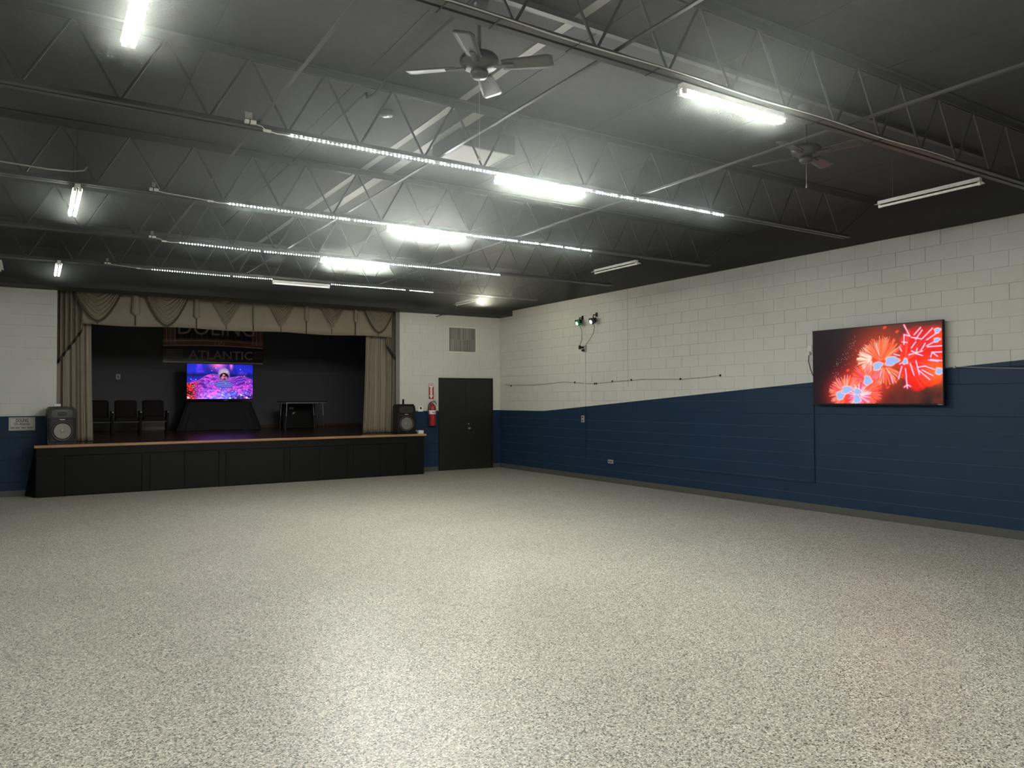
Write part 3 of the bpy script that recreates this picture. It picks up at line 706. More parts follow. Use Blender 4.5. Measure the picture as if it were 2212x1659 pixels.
# --- astronaut in a coloured swirl
h_, w_ = 150, 264
Y, X = np.mgrid[0:h_, 0:w_]; u = X/w_; v = Y/h_
n1, n2, n3 = fbm(h_, w_, 5, 1), fbm(h_, w_, 9, 20), fbm(h_, w_, 22, 40)
sky = lin((30, 40, 190))[None, None]*(0.25+1.5*n2[..., None])+lin((170, 60, 255))*np.clip((n1-.5)*3, 0, 1)[..., None]*.8+lin((255, 120, 150))*(np.exp(-(((u-.46)/.09)**2+((v-.0)/.12)**2))+np.exp(-(((u-.66)/.02)**2+((v-.03)/.10)**2)))[..., None]
pic = sky.copy()
hor = np.clip(1-np.abs(v-.32)/.09, 0, 1)[..., None]; pic = pic*(1-.85*hor)+lin((8, 12, 40))*.85*hor
crest = 0.30+0.30*np.abs(u-.5)**1.2+.05*np.sin(u*13)+.10*(u < .25)*(.25-u)*4
sea = np.clip((v-crest)/.02, 0, 1)[..., None]
wv = np.sin((v*60+n1*22+np.sin(u*7)*3)); wv2 = np.sin(u*40+n2*26+v*30)
colr = lin((150, 70, 255))*(.55+.35*wv[..., None])+lin((255, 70, 150))*np.clip((n2-.42)*4, 0, 1)[..., None]*(.5+.4*wv2[..., None])+lin((60, 120, 255))*np.clip((v-.62)*3*(1-2*np.abs(u-.52)), 0, 1)[..., None]
colr = colr*(1-np.clip((.22-u)*7, 0, 1)[..., None])+lin((255, 60, 70))*np.clip((.22-u)*7, 0, 1)[..., None]*(.5+.5*wv2[..., None])
edge = np.exp(-((v-crest-.01)/.02)**2)[..., None]; colr = colr+edge*lin((255, 140, 160))*.25
pic = pic*(1-sea)+colr*sea
dk = np.clip((v-.86)/.06, 0, 1)*np.clip((u-.62)/.06, 0, 1)*(n3 > .45); pic = pic*(1-.8*dk[..., None])
# torso rings, helmet, visor
for k in range(9):
    zc = .46+.022*k; seg(pic, (w_*(.47-.006*k), h_*zc), (w_*(.63+.006*k), h_*(zc-.01)), 1.2, lin((120, 150, 255)) if k % 2 else lin((70, 50, 190)), 'mix')
for k in range(7): seg(pic, (w_*(.30+.02*k), h_*(.60-.01*k)), (w_*(.36+.02*k), h_*(.50+.02*k)), 1.4, lin((90, 80, 220)) if k % 2 else lin((150, 150, 255)), 'mix')
blob(pic, (w_*.55, h_*.60), w_*.125, h_*.13, 0, lin((96, 92, 205)), .25)
for k in range(7):
    zc = .50+.024*k; seg(pic, (w_*(.48-.008*k), h_*zc), (w_*(.62+.008*k), h_*(zc+.01)), .9, lin((150, 165, 255)) if k % 2 else lin((60, 45, 160)), 'mix')
blob(pic, (w_*.547, h_*.31), w_*.090, h_*.205, 0, lin((128, 100, 170)), .06)
blob(pic, (w_*.547, h_*.24), w_*.070, h_*.11, 0, lin((196, 172, 208)), .35)
blob(pic, (w_*.552, h_*.345), w_*.068, h_*.100, 0, lin((20, 10, 34)), .08)
blob(pic, (w_*.530, h_*.385), w_*.022, h_*.045, .6, lin((240, 120, 170)), .35)
blob(pic, (w_*.580, h_*.390), w_*.020, h_*.040, -.6, lin((200, 90, 190)), .35)
blob(pic, (w_*.545, h_*.310), w_*.018, h_*.020, .2, lin((255, 170, 120)), .4)
rs = np.random.RandomState(5)
for k in range(90):
    xx, yy = rs.rand()*w_, (rs.rand()**.5)*h_
    if rs.rand() < .4: yy = h_*(.84+.15*rs.rand())
    seg(pic, (xx, yy), (xx+rs.rand()*3, yy+rs.rand()), .5+.5*rs.rand(), (1.2, 1.2, 1.3))
for xx, yy in ((.015, .965), (.64, .97), (.81, .88), (.9, .96)): seg(pic, (w_*xx, h_*yy), (w_*xx+2, h_*yy), 2.0, (2, 2, 2))
YT = 21.05
tx0, tx1, tz0, tz1 = 3.371, 5.030, 1.765, 2.683
tv = thing('television', 'flat television on the stage showing an astronaut in a pink and blue swirl', 'television', ((tx0+tx1)/2, YT, tz0))
MB().bbox(tx0-.012, tx1+.012, YT, YT+.05, tz0-.03, tz1+.012, .004).build('tv_case', M_PLAST, tv)
picture('screen', pic, (tx0, YT-.002, tz1), (tx1-tx0, 0, 0), (0, 0, tz0-tz1), M_SCREEN, tv)
MB().bbox(4.29, 4.39, YT-.004, YT-.0005, tz0-.045, tz0-.030, .001).build('badge', M_PLATE, tv)
MB().bbox(4.05, 4.45, YT+.052, YT+.09, 1.9, 2.5, .01).build('mount_plate', M_STEEL, tv)
# stand under a black drape
dp = thing('draped_table', 'table under a floor-length black drape below the stage television', 'table', (4.2, 21.4, ZST))
def drape(u, v):
    a = u*2*PI; e = .35; c_, s_ = math.cos(a), math.sin(a)
    sx = .83+.24*v; sy = .27+.14*v
    k = 1+.035*v*math.sin(a*17)+.02*v*math.sin(a*29+1)
    return (4.24+sx*k*abs(c_)**e*(1 if c_ > 0 else -1), 21.55+sy*k*abs(s_)**e*(1 if s_ > 0 else -1), 1.68+(ZST+.006-1.68)*v)
MB().grid(drape, 160, 12).build('drape', M_DRAPE, dp)
MB().bbox(3.41, 5.07, 21.28, 21.82, 1.66, 1.684, .006).build('draped_top', M_DRAPE, dp)
for x in (3.5, 4.98):
    for y in (21.38, 21.72): MB().tube([(x, y, ZST+.002), (x, y, 1.66)], .015, 8).build('leg', M_STEELL, dp)
# banner with art-deco lettering
bx0, bx1, bz0, bz1 = 2.995, 5.68, 2.775, 4.15
bn = thing('banner', 'sepia art-deco banner reading DOLING ON ATLANTIC above the stage television', 'banner', ((bx0+bx1)/2, YBK-.05, bz0))
bh, bw = 196, 380
Y, X = np.mgrid[0:bh, 0:bw]; u = X/bw; v = 1-Y/bh       # v up
n = fbm(bh, bw, 6, 77)
pic = lin((26, 22, 25))*(.7+.6*n[..., None])
arch = 0.03*np.cos((u-.5)*PI)
def band(pic, lo, hi, c):
    a = (np.clip((v-arch-lo)/.006, 0, 1)*np.clip((hi-v+arch)/.006, 0, 1))[..., None]; pic[:] = pic*(1-a)+np.asarray(c)*a*(.75+.5*n[..., None])
for k, (lo, hi) in enumerate(((.325, .36), (.37, .40), (.41, .45), (.455, .475))): band(pic, lo, hi, lin((112, 82, 72)) if k % 2 else lin((140, 106, 92)))
edgeb = np.clip((.035-v)/.01, 0, 1)[..., None]; pic = pic*(1-edgeb)+lin((120, 108, 96))*edgeb
for sx in (0.0, 1.0):
    for k in range(6):
        xx = .012+.020*k if sx == 0 else 1-.012-.020*k
        a = (np.exp(-((u-xx)/.006)**2)*(v > .40))[..., None]; pic = pic*(1-a)+lin((132, 100, 84))*a*(1.1 if k % 2 else .6)
for k in range(5):
    for sx in (0, 1):
        xa, xb = (.03, .19) if sx == 0 else (.905, .99)
        seg(pic, (bw*xa, bh*(1-.12-.035*k)), (bw*xb, bh*(1-.12-.035*k)), .8, lin((110, 96, 84)), 'mix')
for k in range(14): 
    xx = bw*(.17+.05*k); seg(pic, (xx, bh*.40), (xx, bh*.52), .5, lin((110, 82, 68)), 'mix')
pic *= 4.0
def bannerY(u_, v_): return YBK-.06-.018*math.sin(u_*5.0)*math.sin(v_*2.2)-.01*math.sin(u_*11+v_*3)
P = picture('print', np.clip(pic, 0, .85), (bx0, 0, bz1), (bx1-bx0, 0, 0), (0, 0, bz0-bz1), M_PRINT, bn)
for vtx in P.data.vertices:
    vtx.co.y = YBK-.055-.006*math.sin(vtx.co.x*3.1)
M_LET = mat('banner_letters', (0.72, 0.56, 0.47), 0.4); M_LET2 = mat('banner_letters_pale', (0.8, 0.72, 0.62), 0.4)
text('lettering', 'ON', 0.20, (4.47, YBK-.068, 3.335), M_LET2, bn, width=0.27)
text('lettering', 'ATLANTIC', 0.33, (4.52, YBK-.068, 2.995), M_LET, bn, width=1.74, bold=.004)
text('lettering', 'DOLING', 0.62, (4.40, YBK-.068, 3.755), M_LET, bn, width=2.06)
for x in (bx0+.02, (bx0+bx1)/2, bx1-.02): MB().lathe([(0.016, 0), (0.016, .006), (0.008, .006)], 12, Matrix.Translation((x, YBK-.066, bz1-.03)) @ Matrix.Rotation(PI/2, 4, 'X')).build('grommet', M_STEELL, bn)

# folding table on the stage
ft = thing('folding_table', 'folding table with thin steel legs standing on the right of the stage', 'table', (6.15, 20.3, ZST))
MB().bbox(5.60, 6.74, 19.95, 20.75, 1.665, 1.69, .006).build('table_top', M_PLAST, ft)
MB().bbox(5.62, 6.72, 19.956, 19.976, 1.635, 1.664, .002).build('apron', M_STEELL, ft)
for (xt, xb, y) in ((5.66, 5.62, 20.0), (6.62, 6.66, 20.0), (5.70, 5.66, 20.68), (6.58, 6.62, 20.68)):
    lg = MB().tube([(xt, y, 1.66), ((xt+xb)/2, y, 1.30)], .014, 10).build('leg', M_STEELL, ft)
    MB().tube([((xt+xb)/2, y, 1.30), (xb, y, ZST+.001)], .0105, 10).build('leg_extension', M_STEEL, lg)
for x in (5.70, 6.58): MB().tube([(x, 20.05, 1.62), (x+(.25 if x < 6 else -.25), 20.05, 1.648)], .006, 6).build('brace', M_STEEL, ft)
cs = thing('black_case', 'black case with two grey stickers standing behind the folding table legs', 'case', (6.2, 21.2, ZST))
MB().bbox(5.85, 6.75, 21.05, 21.4, ZST+.002, 1.62, .012).build('case_body', M_PLAST, cs)
MB().box(6.02, 6.14, 21.047, 21.0495, 1.475, 1.525).build('sticker', M_PLATE, cs)
MB().prism([(6.10, 1.33), (6.14, 1.33), (6.21, 1.40), (6.12, 1.38)], lambda a, b: (a, 21.047, b), lambda a, b: (a, 21.0495, b)).build('sticker', M_PLATE, cs)
# theatre seats
def seat_row(x0, label, right):
    t = thing('theatre_seat', label, 'seat', (x0+.3, 20.3, ZST), 'theatre seats on the stage'); y0 = 20.05; W_ = .60
    def back(u, v):
        a = 2*u-1; return (x0+.30+a*.235, y0+.30+.10*v-.04*(1-a*a), ZST+.40+.40*v-.03*max(0, abs(a)-.7)/.3*(v > .9))
    solid(MB().grid(back, 12, 8).build('backrest', M_SEAT, t), .05)
    MB().bbox(x0+.06, x0+.54, y0, y0+.36, ZST+.30, ZST+.40, .025).build('seat', M_SEAT, t)
    for k in ((0, 1) if right else (0,)):
        xs = x0+k*W_
        MB().bbox(xs-.035, xs+.035, y0+.02, y0+.40, ZST+.002, ZST+.06, .006).build('foot', M_SEATM, t)
        MB().bbox(xs-.028, xs+.028, y0+.10, y0+.34, ZST+.06, ZST+.50, .008).build('standard', M_SEATM, t)
        arm = MB().bbox(xs-.035, xs+.035, y0-.02, y0+.34, ZST+.50, ZST+.545, .01).build('armrest', M_SEATM, t)
        MB().box(xs-.02, xs+.02, y0-.024, y0-.0205, ZST+.505, ZST+.535).build('number_plate', M_PLATE, arm)
    MB().bbox(x0+.04, x0+.56, y0-.008, y0+.02, ZST+.272, ZST+.30, .004).build('front_rail', mat('seat_rail', (0.05, .045, .042), .5), t)
seat_row(0.99, 'dark theatre seat on the stage half hidden by the left curtain', False)
seat_row(1.59, 'dark theatre seat on the stage, middle of the row of three', False)
seat_row(2.19, 'dark theatre seat on the stage, nearest the stage television', True)
ou = thing('stage_outlet', 'grey outlet box on the black rear wall of the stage', 'outlet', (1.91, YBK, 2.36))
MB().bbox(1.855, 1.965, YBK-.03, YBK-.0005, 2.29, 2.435, .004).build('box', M_PLATE, ou)
MB().bbox(1.89, 1.93, YBK-.034, YBK-.03, 2.33, 2.395, .002).build('receptacle', M_GRILL, ou)

# ================================================================ BACK WALL THINGS
sg = thing('wall_sign', 'weathered grey metal sign reading DOLING On Atlantic at the left edge', 'sign', (-.16, YB, 1.19))
MB().bbox(-.365, .038, YB-.006, YB-.0006, 1.187, 1.425, .002).build('plate', M_SIGNG, sg)
for a in ((-.35, .023, 1.408, 1.412), (-.35, .023, 1.20, 1.204), (-.35, -.347, 1.204, 1.408), (.020, .023, 1.204, 1.408)): MB().box(a[0], a[1], YB-.0068, YB-.006, a[2], a[3]).build('border', M_INK, sg)
text('lettering', 'DOLING', 0.085, (-.163, YB-.0062, 1.365), M_INK, sg, width=.19, bold=.002, depth=.0006)
text('lettering', 'On Atlantic', 0.062, (-.163, YB-.0062, 1.303), M_INK, sg, width=.24, bold=.001, depth=.0006)
MB().box(-.33, .005, YB-.0068, YB-.006, 1.258, 1.262).build('rule', M_INK, sg)
for x0, x1 in ((-.335, -.275), (-.265, -.20), (-.175, -.10), (-.085, 0.0)): MB().box(x0, x1, YB-.0066, YB-.006, 1.228, 1.242).build('small_print', M_GRILL, sg)

vt = thing('air_grille', 'white-framed return air grille high on the back wall above the door', 'vent', (8.92, YB, 2.86))
gx0, gx1, gz0, gz1 = 8.514, 9.325, 2.862, 3.508
for a in ((gx0, gx1, gz1-.035, gz1), (gx0, gx1, gz0, gz0+.035), (gx0, gx0+.035, gz0+.035, gz1-.035), (gx1-.035, gx1, gz0+.035, gz1-.035)):
    MB().bbox(a[0], a[1], YB-.014, YB-.0005, a[2], a[3], .003).build('frame', M_WPL, vt)
MB().box(gx0+.035, gx1-.035, YB-.003, YB-.0005, gz0+.035, gz1-.035).build('duct', M_GRILL, vt)
zm = (gz0+gz1)/2; MB().box(gx0+.035, gx1-.035, YB-.013, YB-.004, zm-.004, zm+.004).build('mullion', M_PLATE, vt)
lm_ = MB().box(-.0075, .0075, -.0012, .0012, -(gz1-gz0)/4+.022, (gz1-gz0)/4-.022).mesh('louvre', mat('louvre_paint', (0.55, 0.55, 0.5), 0.5))
for k in range(38):
    for zc in ((gz0+.035+zm)/2, (gz1-.035+zm)/2):
        inst('louvre', lm_, (gx0+.048+k*(gx1-gx0-.096)/37, YB-.0085, zc), vt, rz=.55+random.uniform(-.25, .25))

fs = thing('fire_sign', 'red and white FIRE EXTINGUISHER arrow sign left of the door', 'sign', (8.066, YB, 1.73))
MB().box(8.0, 8.133, YB-.004, YB-.0006, 1.732, 2.108).build('panel', M_SIGNR, fs)
MB().prism([(8.008, 2.10), (8.125, 2.10), (8.125, 2.028), (8.094, 2.012), (8.094, 1.82), (8.122, 1.82), (8.0665, 1.738), (8.011, 1.82), (8.039, 1.82), (8.039, 2.012), (8.008, 2.028)], lambda a, b: (a, YB-.005, b), lambda a, b: (a, YB-.004, b)).build('arrow', M_SIGNW, fs)
text('lettering', 'FIRE', 0.055, (8.0665, YB-.0052, 2.062), M_SIGNR, fs, width=.092, bold=.001, depth=.0005)
for k, ch in enumerate('EXTINGUISHER'): text('lettering', ch, 0.020, (8.0665, YB-.0052, 1.995-k*.0175), M_SIGNR, fs, depth=.0005)

fe = thing('fire_extinguisher', 'red fire extinguisher hanging on the blue wall left of the door', 'extinguisher', (8.05, YB-.09, 1.09))
FX, FY = 8.052, YB-.092
T = Matrix.Translation((FX, FY, 0))
MB().lathe([(0.0, 1.092), (0.078, 1.092), (0.084, 1.10), (0.084, 1.52), (0.075, 1.565), (0.045, 1.60), (0.024, 1.612), (0.024, 1.63), (0, 1.63)], 32, T).build('cylinder', M_RED, fe)
lb = MB().lathe([(0.0848, 1.372), (0.0848, 1.462)], 32, T).build('label_band', M_SIGNW, fe)
for k in range(5): MB().box(FX-.045+k*.02, FX-.034+k*.02, FY-.0858, FY-.078, 1.405-.008*(k % 2), 1.43).build('print', M_GRILL, lb)
MB().prism([(FX-.045, 1.315), (FX, 1.332), (FX+.045, 1.315), (FX, 1.298)], lambda a, b: (a, FY-math.sqrt(max(0, .0849**2-(a-FX)**2))-.001, b), lambda a, b: (a, FY-.06, b)).build('diamond_label', M_SIGNW, fe)
MB().lathe([(0.022, 1.63), (0.026, 1.64), (0.026, 1.66), (0.015, 1.672), (0, 1.672)], 16, T).build('valve', M_STEELL, fe)
MB().tube([(FX-.02, FY, 1.66), (FX+.05, FY-.005, 1.672), (FX+.085, FY-.01, 1.64), (FX+.10, FY-.01, 1.60)], .009, 8).build('carry_handle', M_PLAST, fe)
MB().tube([(FX-.03, FY, 1.675), (FX+.04, FY-.005, 1.70), (FX+.085, FY-.01, 1.685)], .008, 8).build('lever', M_STEELL, fe)
MB().tube([(FX-.02, FY-.01, 1.655), (FX-.07, FY-.02, 1.645), (FX-.115, FY-.02, 1.58), (FX-.125, FY-.02, 1.45), (FX-.115, FY-.03, 1.32), (FX-.10, FY-.04, 1.26)], .011, 8).build('hose', M_RUBBER, fe)
MB().tube([(FX-.10, FY-.04, 1.26), (FX-.098, FY-.04, 1.19)], [.011, .016], 10).build('nozzle', M_RUBBER, fe)
MB().bbox(FX-.03, FX+.03, YB-.012, YB-.0006, 1.25, 1.62, .003).build('wall_bracket', M_STEEL, fe)
MB().box(FX-.02, FX+.02, FY+.075, YB-.01, 1.56, 1.59).build('bracket_hook', M_STEEL, fe)

th = thing('thermostat', 'white square thermostat on the wall between loudspeaker and extinguisher', 'thermostat', (7.78, YB, 1.44))
MB().bbox(7.72, 7.84, YB-.024, YB-.0005, 1.434, 1.556, .006).build('cover', mat('thermostat_white', (.85, .83, .76), .4), th)
MB().bbox(7.756, 7.806, YB-.0255, YB-.024, 1.492, 1.54, .001).build('display', M_INK, th)
bk = thing('ceiling_bracket', 'short dark rod sticking out under the soffit above the air grille', 'bracket', (8.25, 16.2, 3.77))
MB().tube([(8.135, 16.18, 3.705), (8.30, 16.22, 3.752)], .011, 8).build('rod', M_STEEL, bk)
MB().bbox(8.26, 8.42, 16.19, 16.26, 3.755, 3.7745, .004).build('base_plate', M_STEEL, bk)

# ================================================================ RIGHT WALL TELEVISION
h_, w_ = 184, 320
Y, X = np.mgrid[0:h_, 0:w_]; u = X/w_; v = Y/h_
n1, n2 = fbm(h_, w_, 4, 301), fbm(h_, w_, 9, 320)
pic = lin((30, 20, 26))[None, None]+np.zeros((h_, w_, 3))
a = np.clip((u-.25)*1.6, 0, 1)*np.clip(1.15-v, 0, 1); pic += lin((84, 42, 26))*(a*(.4+n1))[..., None]
a = np.clip((u-.5)*2.2, 0, 1)*np.clip((v-.55)*2.5, 0, 1); pic += lin((120, 44, 20))*(a*np.clip(n2*2-.5, 0, 1.2))[..., None]
def glow(c, r, col, p=2): 
    d = np.hypot((X-c[0]), (Y-c[1]))/r; pic[:] += np.exp(-d**p)[..., None]*np.array(col)
P2 = lambda zx, zy: ((zx-100)/1960*w_, (zy-(255-195*(zx-90)/1960))/(1345-(255-195*(zx-90)/1960))*h_)
# big red burst on the right
d = np.hypot((X-w_*.87)/.8, Y-h_*.42); am = np.clip((w_*.25-d)/10+1.2*(n2-.5)*3, 0, 1)*np.clip((v-.02)*9, 0, 1)
pic = pic*(1-am[..., None])+(lin((232, 28, 20))*(.72+.6*n1[..., None])*am[..., None])
glow(P2(1960, 840), 26, lin((255, 110, 30))); glow(P2(2000, 300), 18, lin((200, 60, 20)))
glow(P2(1200, 680), 56, lin((240, 70, 20)), 2); glow(P2(760, 1200), 42, lin((200, 30, 40)), 2); glow(P2(960, 1020), 36, lin((230, 60, 30))); glow(P2(620, 1190), 34, lin((225, 55, 40))); glow(P2(900, 1230), 36, lin((225, 45, 50)))
rs = np.random.RandomState(11)
def burst(c, r0, r1, n_, a0, a1, cols, wd_=1.0):
    for k in range(n_):
        an = math.radians(a0+(a1-a0)*rs.rand()); rr = r1*(.72+.35*rs.rand()); ra = r0*(.5+rs.rand()*.8); col = cols[rs.randint(len(cols))]
        p = (c[0]+math.cos(an)*ra, c[1]-math.sin(an)*ra); q = (c[0]+math.cos(an)*rr, c[1]-math.sin(an)*rr)
        seg(pic, p, q, wd_*1.25, col, 'mix', wd_*.55)
OR = lin((255, 120, 60)); WH = lin((255, 235, 225)); RD = lin((250, 60, 50)); PK = lin((255, 110, 130)); PE = lin((255, 190, 160))
burst(P2(1060, 670), 6, 37, 120, 95, 265, [WH, WH, PE, OR], 1.0)
burst(P2(1210, 690), 10, 57, 130, 30, 150, [OR, OR, PE, RD], 1.0); burst(P2(1250, 760), 12, 48, 110, 200, 340, [OR, PE, RD], .9)
burst(P2(980, 980), 12, 42, 130, 0, 360, [OR, RD, PK], 1.0); burst(P2(640, 1180), 14, 43, 190, 10, 260, [OR, PK, PE, RD], 1.0)
burst(P2(930, 1180), 8, 44, 150, -70, 90, [RD, PK, OR], 1.0); burst(P2(860, 1220), 6, 30, 120, 0, 360, [PK, WH, lin((255, 120, 230))], 1.0)
strk = [((1540, 130), (1620, 300)), ((1620, 300), (1540, 280)), ((1540, 280), (1535, 430)), ((1510, 390), (1580, 400)), ((1640, 320), (1780, 345)), ((1790, 210), (1700, 350)), ((1770, 170), (1680, 280)), ((1930, 180), (1790, 340)),
        ((1990, 250), (1850, 360)), ((1470, 470), (1500, 530)), ((1700, 390), (1640, 480)), ((1830, 410), (1770, 520)), ((1980, 370), (1850, 450)), ((2050, 450), (1860, 465)), ((1600, 590), (1700, 560)), ((1720, 490), (1700, 570)),
        ((1700, 570), (1790, 600)), ((1640, 530), (1700, 560)), ((1700, 560), (1790, 530)), ((1920, 550), (1990, 610)), ((1920, 550), (2050, 545)), ((1900, 620), (1920, 550)), ((1870, 670), (2000, 690)), ((2050, 680), (1900, 660)),
        ((1620, 720), (1670, 900)), ((1700, 680), (1720, 780)), ((1720, 780), (1830, 760)), ((1720, 780), (1745, 890)), ((1740, 830), (1885, 970)), ((1780, 820), (1930, 910)), ((1830, 765), (1960, 820)), ((1500, 770), (1450, 960)), ((1560, 940), (1575, 1100)), ((1575, 1050), (1530, 1085)), ((1575, 1050), (1620, 1075)), ((1550, 800), (1565, 930)),
        ((1470, 730), (1540, 700)), ((1390, 580), (1470, 600)), ((1180, 930), (1200, 840)), ((1370, 1020), (1340, 900))]
for p, q in strk: seg(pic, P2(*p), P2(*q), 2.7, lin((232, 20, 90)), 'mix')
for k in range(14):
    an = math.radians(-60+rs.rand()*150); c = P2(1550, 680); seg(pic, c, (c[0]+math.cos(an)*70, c[1]-math.sin(an)*70), .6, lin((255, 90, 80)), 'mix')
for p, q in strk: seg(pic, P2(*p), P2(*q), 1.15, lin((255, 225, 240)), 'mix')
BLU = lin((165, 190, 245))
for c, rx, ry, an in (((1145, 760), 11, 8, -.5), ((1355, 685), 15, 9, -.2), ((990, 985), 9, 10, 0), ((560, 1210), 12, 9, -.6), ((660, 1130), 13, 8, -.2), ((1550, 690), 4.5, 6, .3), ((2015, 842), 8, 6, 0), ((1995, 215), 5.5, 4.5, -.5), ((1985, 360), 6, 3.5, -.3), ((830, 1160), 9, 7, 0), ((820, 1270), 8, 10, 0)):
    blob(pic, P2(*c), rx+1.8, ry+1.8, an, lin((255, 215, 215)), .18, .12); blob(pic, P2(*c), rx, ry, an, BLU, .10, .12)
for c in ((1260, 172), (1440, 232), (1078, 385), (682, 832), (1290, 1090)): blob(pic, P2(*c), 4.5, 3.2, -.4, lin((240, 70, 45)), .3)
for k in range(60):
    zx = 430+rs.rand()*400; zy = 900-(zx-430)*1.3+rs.randn()*90
    seg(pic, P2(zx, zy), P2(zx+5, zy+4), .5, lin((200, 185, 190))*rs.rand(), 'add')
TX = XR-.10; ty0, ty1, tz0, tz1 = 5.225, 7.155, 1.607, 2.717
t1 = thing('television', 'large wall television on the right wall showing red fireworks', 'television', (XR, (ty0+ty1)/2, tz0))
MB().bbox(TX, TX+.045, ty0, ty1, tz0, tz1, .004).build('tv_case', M_PLAST, t1)
picture('screen', pic, (TX-.0015, ty1-.012, tz1-.012), (0, -(ty1-ty0-.024), 0), (0, 0, -(tz1-tz0-.034)), M_SCREEN, t1)
MB().bbox(TX-.003, TX+.001, ty0+.02, ty0+.08, tz0+.006, tz0+.014, .001).build('badge', M_PLATE, t1)
MB().bbox(TX+.045, XR-.0005, 5.8, 6.6, 1.9, 2.45, .01).build('wall_mount', M_STEEL, t1)
po = thing('wall_outlet', 'white outlet with a plugged-in black cord at the left edge of the fireworks television', 'outlet', (XR, 7.27, 2.36))
MB().bbox(XR-.012, XR-.0005, 7.235, 7.31, 2.40, 2.515, .003).build('plate', M_WPL, po)
MB().bbox(XR-.045, XR-.012, 7.25, 7.295, 2.36, 2.42, .008).build('plug', M_WPL, po)
MB().tube([(XR-.03, 7.272, 2.36), (XR-.035, 7.275, 2.27), (XR-.04, 7.24, 2.15), (XR-.045, 7.18, 2.02), (XR-.05, 7.12, 1.98)], .006, 6).build('cord', M_PLAST, po)

# surface raceway and its boxes (painted with the wall)
rw = thing('wall_raceway', 'painted surface raceway running from the party lights down and along to the television', 'conduit', (XR, 10, .43))
MB().box(XR-.016, XR-.0006, 12.805, 12.835, 0.417, 2.72).build('riser', M_WR, rw)
MB().box(XR-.018, XR-.0006, 7.245, 12.80, .420, .448).build('run', M_WR, rw)
MB().box(XR-.016, XR-.0006, 7.208, 7.238, .42, 1.66).build('riser', M_WR, rw)
def box_plate(y0, y1, z0, z1, label, name='outlet_box'):
    t = thing(name, label, 'outlet', (XR, (y0+y1)/2, z0))
    MB().bbox(XR-.036, XR-.0185, y0, y1, z0, z1, .003).build('cover', M_PLATE, t)
    MB().bbox(XR-.0184, XR-.0006, y0+.004, y1-.004, z0+.004, z1-.004, .002).build('back_box', M_PLATE, t)
    ym = (y0+y1)/2
    for k in (-1, 1):
        if z1-z0 > .1: MB().bbox(XR-.039, XR-.036, ym-.02, ym+.02, (z0+z1)/2+k*.035-.018, (z0+z1)/2+k*.035+.018, .003).build('receptacle', M_GRILL, t)
        else: MB().bbox(XR-.039, XR-.036, ym+k*.03-.018, ym+k*.03+.018, z0+.02, z1-.02, .003).build('receptacle', M_GRILL, t)
box_plate(12.84, 12.93, 1.215, 1.36, 'upright grey outlet box on the blue wall beside the raceway riser')
box_plate(11.90, 12.05, .395, .47, 'grey outlet box low on the blue wall on the raceway')
# party lights
def party(y, z, lens, body, label, tall):
    t = thing('party_light', label, 'party light', (XR-.1, y, z), 'party lights on the right wall')
    MB().bbox(XR-.012, XR-.0006, y-.03, y+.03, z+.06+tall, z+.15+tall, .003).build('wall_plate', M_PLAST, t)
    MB().tube([(XR-.012, y, z+.10+tall), (XR-.09, y, z+.10+tall), (XR-.10, y, z+.05)], .010, 8).build('bracket', M_PLAST, t)
    D = Matrix.Translation((XR-.11, y, z)) @ Matrix.Rotation(math.radians(-115), 4, 'Y') @ Matrix.Rotation(0, 4, 'Z')
    MB().lathe([(0.0, -.06), (0.05, -.055), (0.066, -.02), (0.07, .02), (0.066, .03)], 24, D).build('body', body, t)
    MB().lathe([(0.066, .026), (0.055, .05), (0.036, .060)], 24, D).build('front_shell', body, t)
    MB().lathe([(0.037, .0595), (0.02, .069), (0, .072)], 24, D).build('lens', lens, t)
    for s_ in (-1, 1): MB().bbox(XR-.15, XR-.08, y+s_*.078-.004, y+s_*.078+.004, z-.02, z+.06+.0*tall, .002).build('yoke', M_PLAST, t)
    MB().bbox(XR-.115, XR-.085, y-.08, y+.08, z+.055, z+.065, .002).build('yoke_bar', M_PLAST, t)
party(12.90, 3.36, M_GREEN, mat('green_tinted_shell', (.05, .26, .09), .35), 'party light glowing green high on the right wall', 0.0)
party(12.42, 3.35, M_BLUEL, mat('party_shell', (.05, .055, .07), .35), 'party light glowing blue-white high on the right wall', 0.03)
ob = thing('adapter_outlet', 'grey wall box with black power adapters below the party lights', 'outlet', (XR, 12.80, 2.72))
MB().bbox(XR-.05, XR-.0006, 12.765, 12.86, 2.725, 2.86, .004).build('box', M_PLATE, ob)
MB().bbox(XR-.10, XR-.05, 12.80, 12.86, 2.80, 2.84, .006).build('adapter', M_PLAST, ob)
MB().bbox(XR-.14, XR-.10, 12.83, 12.88, 2.78, 2.86, .006).build('adapter', M_PLAST, ob)
MB().bbox(XR-.09, XR-.05, 12.78, 12.84, 2.735, 2.775, .006).build('adapter', M_PLAST, ob)
MB().tube([(XR-.12, 12.86, 2.86), (XR-.05, 12.87, 3.0), (XR-.03, 12.90, 3.2), (XR-.09, 12.90, 3.30)], .006, 6).build('cord', M_WIRE, ob)
MB().tube([(XR-.08, 12.80, 2.775), (XR-.05, 12.70, 2.90), (XR-.03, 12.58, 3.02), (XR-.03, 12.50, 3.12), (XR-.04, 12.45, 3.22), (XR-.09, 12.42, 3.29)], .006, 6).build('cord', M_WIRE, ob)
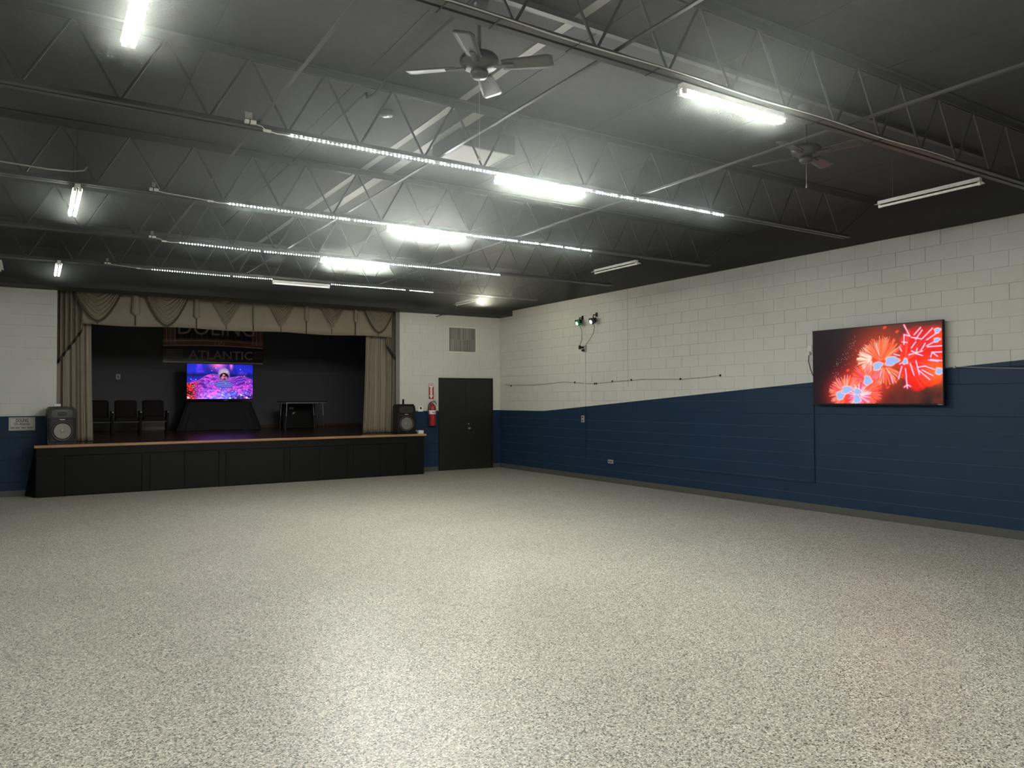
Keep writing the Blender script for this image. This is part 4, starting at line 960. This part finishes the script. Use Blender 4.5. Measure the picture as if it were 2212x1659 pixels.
# stray wire with clips
ww = thing('wall_wire', 'thin wire with dark clips sagging along the white wall under the party lights', 'wire', (XR, 12.5, 2.05))
pts = [(16.06, 2.084), (15.78, 2.058), (15.0, 2.05), (14.3, 2.06), (13.9, 2.085), (13.60, 2.10), (13.176, 2.07), (12.8, 2.045), (12.5, 2.036), (11.91, 2.06), (11.33, 2.076), (11.0, 2.09), (10.0, 2.062), (9.5, 2.08), (9.036, 2.108)]
MB().tube([(XR-.008, y, z) for y, z in pts], .0038, 6).build('wire', M_WIRE, ww)
for y, z in ((15.79, 2.05), (13.19, 2.078), (12.50, 2.036), (12.44, 2.036), (11.92, 2.072), (11.34, 2.086), (10.0, 2.07), (9.05, 2.108)):
    MB().bbox(XR-.02, XR-.0006, y-.013, y+.013, z-.018, z+.018, .003).build('clip', M_PLAST, ww)
w2 = thing('wall_wire', 'short pale wire leaving the right edge of the fireworks television', 'wire', (XR, 4.8, 2.08))
MB().tube([(XR-.008, y, z) for y, z in ((5.3, 2.105), (5.05, 2.098), (4.7, 2.072), (4.3, 2.05), (3.9, 2.045))], .0038, 6).build('wire', M_PLATE, w2)
MB().bbox(XR-.02, XR-.0006, 5.12, 5.15, 2.085, 2.115, .003).build('clip', M_PLATE, w2)

# ================================================================ GLARE_HAZE layer added to imitate lens glare around the tubes
GLARE_HAZE = 0.07
hz = bpy.data.materials.new('glare_scatter'); hz.use_nodes = True; nt = hz.node_tree; nt.nodes.clear()
vs = nt.nodes.new('ShaderNodeVolumeScatter'); vs.inputs['Color'].default_value = (0.9, 0.97, 0.93, 1); vs.inputs['Density'].default_value = GLARE_HAZE; vs.inputs['Anisotropy'].default_value = 0.55
out = nt.nodes.new('ShaderNodeOutputMaterial'); nt.links.new(vs.outputs[0], out.inputs['Volume'])
hb = MB().box(XL+.01, XR-.05, YF+.01, 15.7, 3.62, ZDECK-.01).build('glare_haze', hz)
tag(hb, 'thin scattering layer hanging under the roof around the lit tubes', 'glare_haze', kind='stuff')
